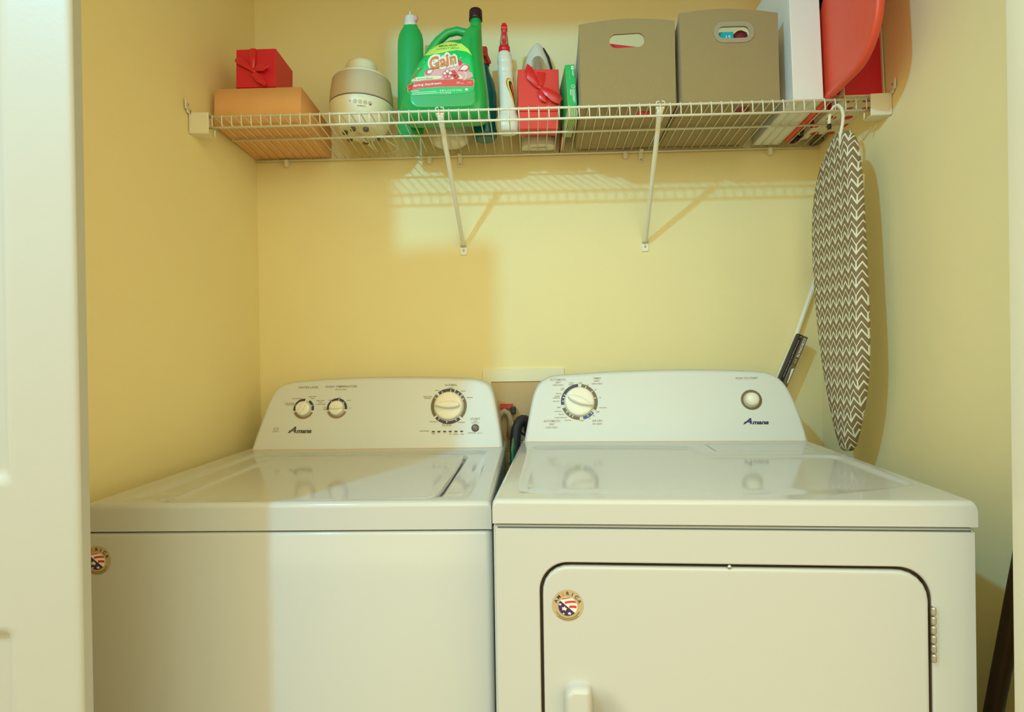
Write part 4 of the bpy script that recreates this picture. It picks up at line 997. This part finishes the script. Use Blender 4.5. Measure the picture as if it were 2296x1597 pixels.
# ---------------------------------------------------------------- green carton and a dark folder leaning on the first bin
gc = on_shelf('green_carton', 'slim green cardboard carton with white print leaning against the left felt bin', 'carton', 0.9550, -0.2440, math.radians(4))
gc.rotation_euler = (-TILT, math.radians(-2.5), math.radians(4))
bm = NB(); bx(bm, (0, 0.070, 0.086), (0.0250, 0.140, 0.112), 0.001); cg = obj('carton', bm, GREENBOX, gc)
bm = NB()
for k in range(5): bx(bm, (-0.0095+k*0.0048, 0.070, 0.0160), (0.0040, 0.134, 0.028), 0.0008)
obj('folded_sheets', bm, PALEG, gc, 'pale green folded sheets at the open bottom')
gfr = lambda u, v, n: Vector((u, -n, v))
bm = NB(); flat(bm, rrect(0.003, 0.128, 0.010, 0.138, 0.0005, 2), gfr, 0.0005, 0); add_text(bm, 'E', gfr, 0.0065, 0.133, 0.005, 1, rot=-math.pi/2, n=0.0009)
sector(bm, gfr, (0.0050, 0.082), 0.0042, 0.0052, 0, 360, 0.0005, 0); add_text(bm, '100', gfr, 0.0050, 0.082, 0.0026, 0, rot=-math.pi/2)
for i, (x, l, z) in enumerate(((0.0075, 0.016, 0.126), (0.0060, 0.013, 0.126), (0.0075, 0.034, 0.074), (0.0050, 0.038, 0.075), (0.0025, 0.030, 0.074), (-0.0012, 0.016, 0.074), (-0.0030, 0.016, 0.074))):
    flat(bm, [(x-0.0006, z-l), (x+0.0006, z-l), (x+0.0006, z), (x-0.0006, z)], gfr, 0.0005, 0)
add_text(bm, 'FABRIC SHEETS', gfr, -0.0030, 0.112, 0.0022, 2, rot=-math.pi/2)
obj('carton_print', bm, [WHITECARD, GREENBOX, PALEG], cg, fixn=False)
fo = on_shelf('dark_folder', 'thin dark folder with pale edges wedged between the gift box and the green carton', 'folder', 0.9330, -0.110)
fo.rotation_euler = (-TILT, math.radians(5), 0)
bm = NB(); bx(bm, (-0.003, 0.055, 0.075), (0.004, 0.110, 0.150), 0.0008); obj('cover', bm, MAROON, fo)
bm = NB(); bx(bm, (0.0015, 0.055, 0.076), (0.005, 0.108, 0.152), 0.0008); obj('pages', bm, CREAM, fo)

# ---------------------------------------------------------------- felt storage bins
def felt_bin(t, w, d, hl, hr, bow, hole, dome_l, grom, side_drop):
    T = 0.0045
    top = [( -w/2+w*k/14, (hl+(hr-hl)*k/14)+bow*math.sin(math.pi*k/14)) for k in range(15)]
    out = [(-w/2+0.003, 0.004), (w/2-0.004, 0.004)]+top[::-1]
    fr = lambda u, v, n: Vector((u, n, v))
    bm = NB(); ringface(bm, out, hole, fr, 0.0, T, N=72); fp = obj('front_panel', bm, FELT, t)
    bm = NB(); ringface(bm, out, hole, fr, d, d-T, N=72); obj('back_panel', bm, FELT, t)
    for s in (-1, 1):
        h = hl if s < 0 else hr
        P = [(T, 0.004), (d-T, 0.004), (d-T, h-0.002)]
        for k in range(1, 12):
            q = k/12; P.append((d-T-(d-2*T)*q, h-0.002-side_drop*math.sin(math.pi*q)**0.7))
        P.append((T, h-0.002))
        bm = NB(); prism(bm, P, s*(w/2-0.0005), s*(w/2-T), lambda u, v, n: Vector((n, u, v))); obj('side_panel', bm, FELT, t)
    bm = NB(); bx(bm, (0, d/2, 0.003), (w-0.006, d-0.006, 0.005), 0.002); obj('bottom_panel', bm, FELT, t)
    r = 0.0022
    for y in (0.0005, d-0.0005):
        bm = NB(); tube(bm, [(-w/2+0.012, y, 0.0026), (0, y, 0.0026), (w/2-0.012, y, 0.0026)], r, 8); obj('piping', bm, FELTP, t)
    if grom:
        bm = NB(); c = (sum(p[0] for p in hole)/len(hole), sum(p[1] for p in hole)/len(hole))
        o2 = [(c[0]+(x-c[0])*1.0, c[1]+(y-c[1])) for x, y in inset(hole, -0.0115)]
        ringface(bm, o2, inset(hole, 0.0008), fr, -0.0022, 0.0, N=72, lip=0.0015); obj('grommet', bm, GROM, fp)
def stadium(cx, cz, w, h, tilt=0):
    P = rrect(-w/2, -h/2, w/2, h/2, h*0.46, 8); a = math.radians(tilt)
    return [(cx+x*math.cos(a)-y*math.sin(a), cz+x*math.sin(a)+y*math.cos(a)) for x, y in P]
b1 = on_shelf('felt_storage_bin', 'taupe felt storage bin with a plain slot handle and a red book inside, left one', 'storage bin', 1.0930, -0.2900, math.radians(-0.5), group='taupe felt storage bins')
felt_bin(b1, 0.2460, 0.272, 0.2230, 0.2250, 0.0105, stadium(0.0, 0.1760, 0.0890, 0.0370, 1.5), 0, False, 0.030)
b2 = on_shelf('felt_storage_bin', 'taupe felt storage bin with a grey grommet around its handle, beside the white box', 'storage bin', 1.3510, -0.2950, math.radians(0.8), group='taupe felt storage bins')
felt_bin(b2, 0.2510, 0.275, 0.2395, 0.2350, 0.0120, stadium(0.0120, 0.1860, 0.0800, 0.0320, 0), 0, True, 0.030)
bk = on_shelf('red_book', 'dark red book top showing through the slot of the left felt bin', 'book', 1.075, -0.2650)
bk.rotation_euler = (-TILT, math.radians(8.5), 0)
bm = NB(); bx(bm, (0, 0.012, 0.093), (0.150, 0.022, 0.172), 0.001); obj('cover', bm, RED, bk)
tb = on_shelf('teal_carton', 'small teal carton showing through the grommet of the right felt bin', 'carton', 1.3485, -0.2860)
bm = NB(); bx(bm, (0, 0.010, 0.105), (0.036, 0.014, 0.180), 0.001); tc_ = obj('carton', bm, TEALB, tb)
bm = NB(); add_text(bm, 'LS', lambda u, v, n: Vector((u, 0.0030-n, v)), 0.004, 0.1800, 0.009, rot=0.0, bold=0.03, width=0.012); obj('carton_print', bm, WHITECARD, tc_, fixn=False)
mb_ = on_shelf('maroon_bottle', 'dark maroon glossy round bottle showing at the right end of the grommet hole', 'bottle', 1.3910, -0.2560)
bm = NB(); lathe(bm, [(0.019, 0.0), (0.021, 0.004), (0.0215, 0.185), (0.019, 0.200), (0.010, 0.208), (0.001, 0.210)], 28); obj('bottle', bm, MAROON, mb_)

# ---------------------------------------------------------------- tall white box, red tray, polka dot box
tw = on_shelf('white_box', 'tall narrow white box rising out of view beside the right felt bin', 'box', 1.5400, -0.3030)
bm = NB(); bx(bm, (0, 0.1425, 0.190), (0.0750, 0.285, 0.380), 0.0016); obj('carton', bm, WHITECARD, tw)
rt = on_shelf('red_orange_tray', 'red-orange plastic tray standing on edge beside the white box, jutting over the shelf front', 'tray', 1.5820, -0.5440)
TP = rrect(0.0, 0.0, 0.520, 0.500, (0.115, 0.02, 0.12, 0.12), 16)
loops = []
for ins, n in ((0.060, 0.0060), (0.030, 0.0060), (0.022, 0.0050), (0.014, 0.0015), (0.008, 0.0), (0.003, 0.0012), (0.0, 0.0050), (0.0, 0.015), (0.003, 0.0185), (0.010, 0.0200), (0.06, 0.0200)):
    loops.append([Vector((n, y, z)) for y, z in inset(TP, ins)])
bm = NB(); loft(bm, loops, True, True); obj('tray', bm, REDORANGE, rt)

def dotmat():
    m = bpy.data.materials.new('red_polka_dot_card'); m.use_nodes = True; nt = m.node_tree; b = nt.nodes['Principled BSDF']; b.inputs['Roughness'].default_value = 0.5
    tc = nt.nodes.new('ShaderNodeTexCoord')
    sp = nt.nodes.new('ShaderNodeSeparateXYZ'); nt.links.new(tc.outputs['Object'], sp.inputs[0])
    def M(op, a, b_=None):
        n = nt.nodes.new('ShaderNodeMath'); n.operation = op
        for i, q in enumerate((a, b_)):
            if q is None: continue
            if isinstance(q, (int, float)): n.inputs[i].default_value = q
            else: nt.links.new(q, n.inputs[i])
        return n.outputs[0]
    u = M('DIVIDE', M('ADD', sp.outputs[0], sp.outputs[2]), 0.043); v = M('DIVIDE', sp.outputs[1], 0.050)
    row = M('FLOOR', v); off = M('MULTIPLY', M('MODULO', M('ADD', row, 40.0), 2.0), 0.5)
    fu = M('SUBTRACT', M('FRACT', M('ADD', M('ADD', u, off), 20.0)), 0.5); fv = M('SUBTRACT', M('FRACT', v), 0.5)
    d = M('ADD', M('MULTIPLY', fu, fu), M('MULTIPLY', M('MULTIPLY', fv, fv), 1.38)); k = M('LESS_THAN', d, 0.082)
    mx = nt.nodes.new('ShaderNodeMix'); mx.data_type = 'RGBA'; nt.links.new(k, mx.inputs[0])
    mx.inputs[6].default_value = (0.84, 0.78, 0.62, 1); mx.inputs[7].default_value = (0.60, 0.012, 0.025, 1); nt.links.new(mx.outputs[2], b.inputs['Base Color'])
    return m
DOTS = dotmat()
pb = on_shelf('polka_dot_box', 'open white gift box with red polka dots and red inside, against the right wall', 'box', 1.6700, -0.3180, 0)
w_, h_, d_ = 0.1000, 0.178, 0.232; T = 0.0022
bm = NB(); bx(bm, (0, d_/2, T/2), (w_, d_, T), 0.0005); bx(bm, (0, d_/2, h_-T/2), (w_, d_, T), 0.0005)
bx(bm, (-w_/2+T/2, d_/2, h_/2), (T, d_, h_), 0.0005); bx(bm, (w_/2-T/2, d_/2, h_/2), (T, d_, h_), 0.0005); bx(bm, (0, d_-T/2, h_/2), (w_, T, h_), 0.0005)
obj('box_shell', bm, DOTS, pb)
bm = NB(); bx(bm, (0, 0.008, h_/2), (w_-2*T-0.001, 0.002, h_-2*T-0.001)); obj('box_liner', bm, RED, pb)
hs = on_shelf('black_strap', 'loose black strap and buckle lying on the shelf behind the red tray', 'strap', 1.6240, -0.040)
bm = NB()
tube(bm, [(-0.010, -0.055, 0.006), (-0.004, -0.035, 0.010), (0.004, -0.020, 0.006), (0.002, 0.0, 0.012), (-0.004, 0.018, 0.006), (-0.010, 0.022, 0.006), (-0.008, 0.004, 0.012)], 0.0040, 10)
ell(bm, (-0.002, 0.004, 0.013), (0.010, 0.013, 0.011))
obj('strap', bm, BLACKP, hs)
cl = on_shelf('cream_cloth', 'crumpled cream cloth beside the dark slipper at the right end of the shelf', 'cloth', 1.6430, -0.050)
bm = NB()
for i in range(7): ell(bm, (random.uniform(-.008, .008), random.uniform(-.024, .024), 0.0125+random.uniform(0, .01)), (0.012+random.uniform(0, .005), 0.013, 0.011), M=Matrix.Rotation(random.uniform(0, 3), 3, 'Z'))
obj('folds', bm, CLOTH, cl)
sl = on_shelf('grey_slipper', 'dark grey rubber slipper lying flat at the back right corner of the shelf', 'slipper', 1.6880, -0.034)
sl.scale = (0.46, 0.80, 1.0)
bm = NB(); prism(bm, smooth_poly([(-0.046, -0.030), (-0.030, -0.036), (0.010, -0.030), (0.022, -0.010), (0.023, 0.016), (0.006, 0.033), (-0.040, 0.033), (-0.052, 0.008)], 2), 0.0, 0.0025, lambda u, v, n: Vector((u, v, n)), smooth=False); obj('sole', bm, GREYD, sl)

# ================================================================ ironing board on its hook
def herring():
    m = bpy.data.materials.new('arrow_print_cotton'); m.use_nodes = True; nt = m.node_tree; b = nt.nodes['Principled BSDF']; b.inputs['Roughness'].default_value = 0.75
    tc = nt.nodes.new('ShaderNodeTexCoord'); sp = nt.nodes.new('ShaderNodeSeparateXYZ'); nt.links.new(tc.outputs['UV'], sp.inputs[0])
    def M(op, a, b_=None, c=None):
        n = nt.nodes.new('ShaderNodeMath'); n.operation = op
        for i, q in enumerate((a, b_, c)):
            if q is None: continue
            if isinstance(q, (int, float)): n.inputs[i].default_value = q
            else: nt.links.new(q, n.inputs[i])
        return n.outputs[0]
    # gentle waviness of the stretched cloth
    nz = nt.nodes.new('ShaderNodeTexNoise'); nz.inputs['Scale'].default_value = 6.0; nt.links.new(tc.outputs['UV'], nz.inputs['Vector'])
    wob = M('MULTIPLY', M('SUBTRACT', nz.outputs['Fac'], 0.5), 0.012)
    PU, PV = 0.0310, 0.0400
    u = M('DIVIDE', M('ADD', sp.outputs[0], wob), PU); v = M('DIVIDE', M('ADD', sp.outputs[1], wob), PV)
    fu = M('FRACT', u); tri = M('ABSOLUTE', M('SUBTRACT', M('MULTIPLY', fu, 2.0), 1.0))       # 1 at column edge, 0 in its middle
    w = M('SUBTRACT', v, M('MULTIPLY', tri, 0.50)); fw = M('FRACT', M('ADD', w, 50.0))
    line = M('LESS_THAN', fw, 0.16)
    line2a = M('LESS_THAN', M('ABSOLUTE', M('SUBTRACT', fw, 0.57)), 0.055)
    stem = M('MULTIPLY', M('LESS_THAN', tri, 0.13), M('LESS_THAN', fw, 0.60))
    k = M('MAXIMUM', M('MAXIMUM', line, line2a), stem)
    mx = nt.nodes.new('ShaderNodeMix'); mx.data_type = 'RGBA'; nt.links.new(k, mx.inputs[0])
    mx.inputs[6].default_value = (0.25, 0.175, 0.085, 1); mx.inputs[7].default_value = (0.84, 0.82, 0.68, 1); nt.links.new(mx.outputs[2], b.inputs['Base Color'])
    n2 = nt.nodes.new('ShaderNodeTexNoise'); n2.inputs['Scale'].default_value = 500; bp = nt.nodes.new('ShaderNodeBump'); bp.inputs['Strength'].default_value = 0.25; bp.inputs['Distance'].default_value = 0.001
    nt.links.new(tc.outputs['Object'], n2.inputs['Vector']); nt.links.new(n2.outputs['Fac'], bp.inputs['Height']); nt.links.new(bp.outputs['Normal'], b.inputs['Normal'])
    return m
ib = thing('ironing_board', 'folded ironing board in a brown and white arrow print cover, hung by the right wall', 'ironing board', (1.600, -0.29, 0.89))
IBP = [(-0.3120, 1.6930), (-0.2850, 1.6780), (-0.2582, 1.6589), (-0.2300, 1.6380), (-0.2067, 1.6110), (-0.1784, 1.5521), (-0.1690, 1.4900), (-0.1680, 1.4329), (-0.1765, 1.3108), (-0.1989, 1.1772), (-0.2242, 1.0826), (-0.2586, 0.9916), (-0.2820, 0.9400), (-0.3000, 0.9060), (-0.3159, 0.8942), (-0.3300, 0.8980),
       (-0.3440, 0.9226), (-0.3698, 0.9799), (-0.3911, 1.0455), (-0.4046, 1.130), (-0.4055, 1.2137), (-0.3990, 1.319), (-0.3930, 1.4145), (-0.3870, 1.5006), (-0.3810, 1.5650), (-0.3700, 1.6300), (-0.3560, 1.6620), (-0.3363, 1.6870)]
ip = resample(smooth_poly([(y+0.29, z-0.89) for y, z in IBP], 2), 140)
prof = [(0.0, None), (0.40, None)]
bm = NB(); uvl = bm.loops.layers.uv.new('UVMap'); cc = (-0.01, 0.40); loops = []; uvs = {}
TB = 0.034
stack = [(0.02, 0.0, 0), (0.3, 0.0, 0), (0.6, 0.0, 0), (0.85, 0.0005, 0), ('i', 0.006, 0.0010), ('i', 0.003, 0.003), ('i', 0.0008, 0.007), ('i', 0.0, 0.012), ('i', 0.0, 0.022), ('i', 0.001, 0.028), ('i', 0.004, 0.032), ('i', 0.009, TB), (0.85, TB, 0), (0.5, TB, 0), (0.02, TB, 0)]
for a, b_, c_ in stack:
    if a == 'i': q = inset(ip, b_); x = c_; arc = x+max(0, 0)  ; loops.append([(Vector((x, y, z)), x) for y, z in q])
    else: x = b_; loops.append([(Vector((x, cc[0]+(y-cc[0])*a, cc[1]+(z-cc[1])*a)), x) for y, z in ip])
R_ = [[bm.verts.new(p) for p, x in L] for L in loops]
n = 140
def bulge(p, x): return p
for a, b_ in zip(R_[:-1], R_[1:]):
    for k in range(n):
        f = bm.faces.new((a[k], a[(k+1) % n], b_[(k+1) % n], b_[k])); f.smooth = True
        for lp in f.loops:
            y, z, x = lp.vert.co.y, lp.vert.co.z, lp.vert.co.x
            lp[uvl].uv = (-y+(x if y < 0 else -x)+0.0, z)
bm.faces.new(R_[0]); bm.faces.new(R_[-1])
obj('padded_cover', bm, herring(), ib)
bm = NB(); tube(bm, [(-0.018, -0.163, 0.800), (-0.030, -0.172, 0.830), (-0.040, -0.170, 0.848), (-0.047, -0.161, 0.866), (-0.056, -0.158, 0.876), (-0.062, -0.152, 0.8760), (-0.0640, -0.1480, 0.862), (-0.0640, -0.1490, 0.8330)], 0.0042, 12)
bm.free()
# hook: up in front of the shelf lip, over the lower rail and down behind it
bm = NB(); tube(bm, [Vector(p)-Vector((1.600, -0.29, 0.89)) for p in ((1.606, -0.325, 1.630), (1.600, -0.338, 1.675), (1.6045, -0.340, 1.700), (1.6075, -0.338, 1.722), (1.6060, -0.334, 1.740), (1.6020, -0.326, 1.7520), (1.5970, -0.314, 1.7530), (1.5930, -0.304, 1.7430), (1.5915, -0.300, 1.7250), (1.5915, -0.300, 1.7120))], 0.0038, 12); obj('hook', bm, WIRE, ib)
bm = NB(); tube(bm, [Vector(p)-Vector((1.600, -0.29, 0.89)) for p in ((1.5915, -0.300, 1.7140), (1.5915, -0.300, 1.7020))], 0.0048, 12); obj('hook_tip', bm, BLACKP, ib)
for y0 in (-0.07, 0.06):
    bm = NB(); tube(bm, [(0.040, y0, 0.15), (0.044, y0*0.6, 0.45), (0.040, y0, 0.68)], 0.005, 10); obj('folded_leg', bm, WIRE, ib)

# ================================================================ things behind and between the machines
rod = thing('white_rod', 'slim white metal rod leaning behind the dryer into the right back corner', 'rod', (1.40, -0.026, 0.0))
bm = NB(); tube(bm, [(-0.05, -0.006, 0.610), (0.2120, 0.008, 1.168), (0.2730, 0.012, 1.330), (0.290, 0.012, 1.375)], 0.0070, 16); obj('tube', bm, WIRE, rod)
bm = NB(); tube(bm, [(-0.05, -0.006, 0.612), (-0.338, -0.02, 0.002)], 0.0085, 16); obj('lower_tube', bm, WIRE, rod)
bm = NB(); tube(bm, [(0.290, 0.012, 1.375), (0.294, 0.0122, 1.386)], 0.0082, 14); obj('end_cap', bm, RUBBER, rod)
ct = thing('black_carton', 'long narrow black carton with white lettering sticking up behind the dryer console', 'carton', (1.548, -0.056, 1.020))
ang = math.radians(23.5); ct.rotation_euler = (0, ang, 0)
bm = NB(); bx(bm, (0.0, 0.0, 0.080), (0.0300, 0.016, 0.210), 0.0006); cb_ = obj('carton', bm, BLACKP, ct)
cfr = lambda u, v, n: Vector((u, -0.008-n, v))
bm = NB()
flat(bm, [(0.0005, -0.02), (0.0135, -0.02), (0.0135, 0.1835), (0.0005, 0.1835)], cfr, 0.0003, 2)
add_text(bm, 'COROMATE', cfr, 0.0080, 0.150, 0.0070, 0, rot=-math.pi/2, bold=0.05, width=0.058, n=0.0008); add_text(bm, '6 ft', cfr, 0.0080, 0.108, 0.0060, 0, rot=-math.pi/2, n=0.0008)
add_text(bm, 'aluminum telescoping rod for door and window screens', cfr, -0.0060, 0.110, 0.0030, 0, rot=-math.pi/2, width=0.115, n=0.0006); add_text(bm, 'C', cfr, -0.0050, 0.178, 0.0055, 0, rot=-math.pi/2, n=0.0006)
tube(bm, [cfr(0.0005, 0.040, 0.0006), cfr(0.0005, 0.088, 0.0006), cfr(0.004, 0.091, 0.0006), cfr(0.0130, 0.091, 0.0006), cfr(0.0130, 0.040, 0.0006)], 0.0004, 5, mi=0)
flat_tri(bm, [(0.006, 0.082), (0.0125, 0.088), (0.0125, 0.040), (0.0100, 0.040), (0.0085, 0.062)], cfr, 0.0008, 1)
tube(bm, [cfr(-0.0125, -0.02, 0.0003), cfr(-0.0125, 0.184, 0.0003)], 0.0003, 5, mi=3)
obj('carton_print', bm, [TICK, WHITECARD, OLIVE, GOLD], cb_, fixn=False)

# wall box with water valves
ob = thing('washer_outlet_box', 'recessed cream plastic washer supply box in the wall between the machines', 'wall box', (0.81, 0.0, 0.92))
fr0 = lambda u, v, n: Vector((u, n, v))
bm = NB(); ringface(bm, [(-0.123, -0.10), (0.123, -0.10), (0.123, 0.184), (-0.123, 0.184)], [(-0.099, -0.07), (0.099, -0.07), (0.099, 0.146), (-0.099, 0.146)], fr0, -0.006, -0.0005, N=40); obj('face_frame', bm, CREAM, ob)
BOXIN = mat('valve_box_inside', (0.62, 0.42, 0.20), 0.6, var=0.12, nscale=8)
bm = NB(); bx(bm, (0, -0.0010, 0.0381), (0.200, 0.001, 0.2170)); obj('recess', bm, BOXIN, ob)
bm = NB(); bx(bm, (-0.052, -0.014, 0.072), (0.040, 0.0014, 0.014)); obj('tag', bm, STKR, ob, 'small red valve tag')
bm = NB(); tube(bm, [(-0.088, -0.022, -0.02), (-0.078, -0.024, 0.030), (-0.070, -0.026, 0.050), (-0.058, -0.026, 0.058), (-0.046, -0.026, 0.050), (-0.040, -0.026, 0.030), (-0.044, -0.024, -0.02)], 0.009, 12); obj('supply_hose', bm, GREYHOSE, ob)
bm = NB(); bx(bm, (-0.032, -0.020, 0.060), (0.016, 0.022, 0.022), 0.003); obj('plug', bm, BLACKP, ob)
hs2 = thing('drain_hose', 'thick black corrugated drain hose hooking over between the washer and dryer', 'hose', (0.785, -0.096, 0.0))
pts = [(-0.006, -0.04, 0.35), (-0.002, -0.035, 0.70), (0.000, -0.03, 0.83), (0.000, -0.02, 0.90), (0.004, -0.01, 0.935), (0.013, 0.0, 0.956), (0.026, 0.006, 0.961), (0.038, 0.012, 0.948), (0.042, 0.016, 0.920), (0.042, 0.018, 0.86)]
fine = []
P_ = [Vector(p) for p in pts]
for i in range(len(P_)-1):
    m = max(2, int((P_[i+1]-P_[i]).length/0.004))
    for k in range(m): fine.append(P_[i].lerp(P_[i+1], k/m))
for _ in range(6): fine = [fine[0]]+[(a+b*2+c)/4 for a, b, c in zip(fine[:-2], fine[1:-1], fine[2:])]+[fine[-1]]
bm = NB(); tube(bm, fine, [0.0145+0.0012*(i % 2) for i in range(len(fine))], 16); obj('corrugated_hose', bm, RUBBER, hs2)
dk = thing('white_carton', 'small white carton standing low in the gap behind the hose, between the machines', 'carton', (0.797, -0.044, 0.0))
bm = NB(); bx(bm, (0, 0, 0.472), (0.046, 0.026, 0.944), 0.002); obj('carton', bm, WHITECARD, dk)
bm = NB(); bx(bm, (0, -0.0134, 0.895), (0.045, 0.0008, 0.0016)); obj('carton_seam', bm, INKB, dk)
pc = thing('power_cable', 'thin black power cable crossing the white carton in the gap', 'cable', (0.800, -0.066, 0.9))
bm = NB(); tube(bm, [(-0.006, 0.006, 0.030), (0.002, 0.004, 0.018), (0.018, 0.002, 0.004), (0.034, 0.010, -0.04), (0.034, 0.010, -0.3)], 0.0028, 8); obj('cable', bm, RUBBER, pc)
gb = thing('green_bag', 'dark green packet standing in the gap right beside the washer', 'packet', (0.7835, -0.26, 0.0))
bm = NB(); loft(bm, [[Vector((x*a, y*b, z)) for x, y in circ((0, 0), 1, 20)] for z, a, b in ((0.0, 0.006, 0.05), (0.3, 0.0085, 0.06), (0.80, 0.009, 0.055), (0.90, 0.006, 0.045), (0.925, 0.002, 0.04))], True, True); obj('pouch', bm, DKGREEN, gb)

# leaning dark pole at the right, beside the dryer
pl = thing('dark_pole', 'dark brown wooden pole leaning to the front in the gap right of the dryer', 'pole', (1.662, -0.620, 0.0))
bm = NB(); tube(bm, [(0.0, 0.0, 0.004), (0.0, -0.118, 0.49), (0.0, -0.185, 0.77), (0.0, -0.378, 1.60)], 0.0150, 20); obj('shaft', bm, DARKWOOD, pl)
bm = NB(); tube(bm, [(0.0, 0.001, 0.001), (0.0, -0.005, 0.025)], 0.0172, 20); obj('rubber_tip', bm, RUBBER, pl)
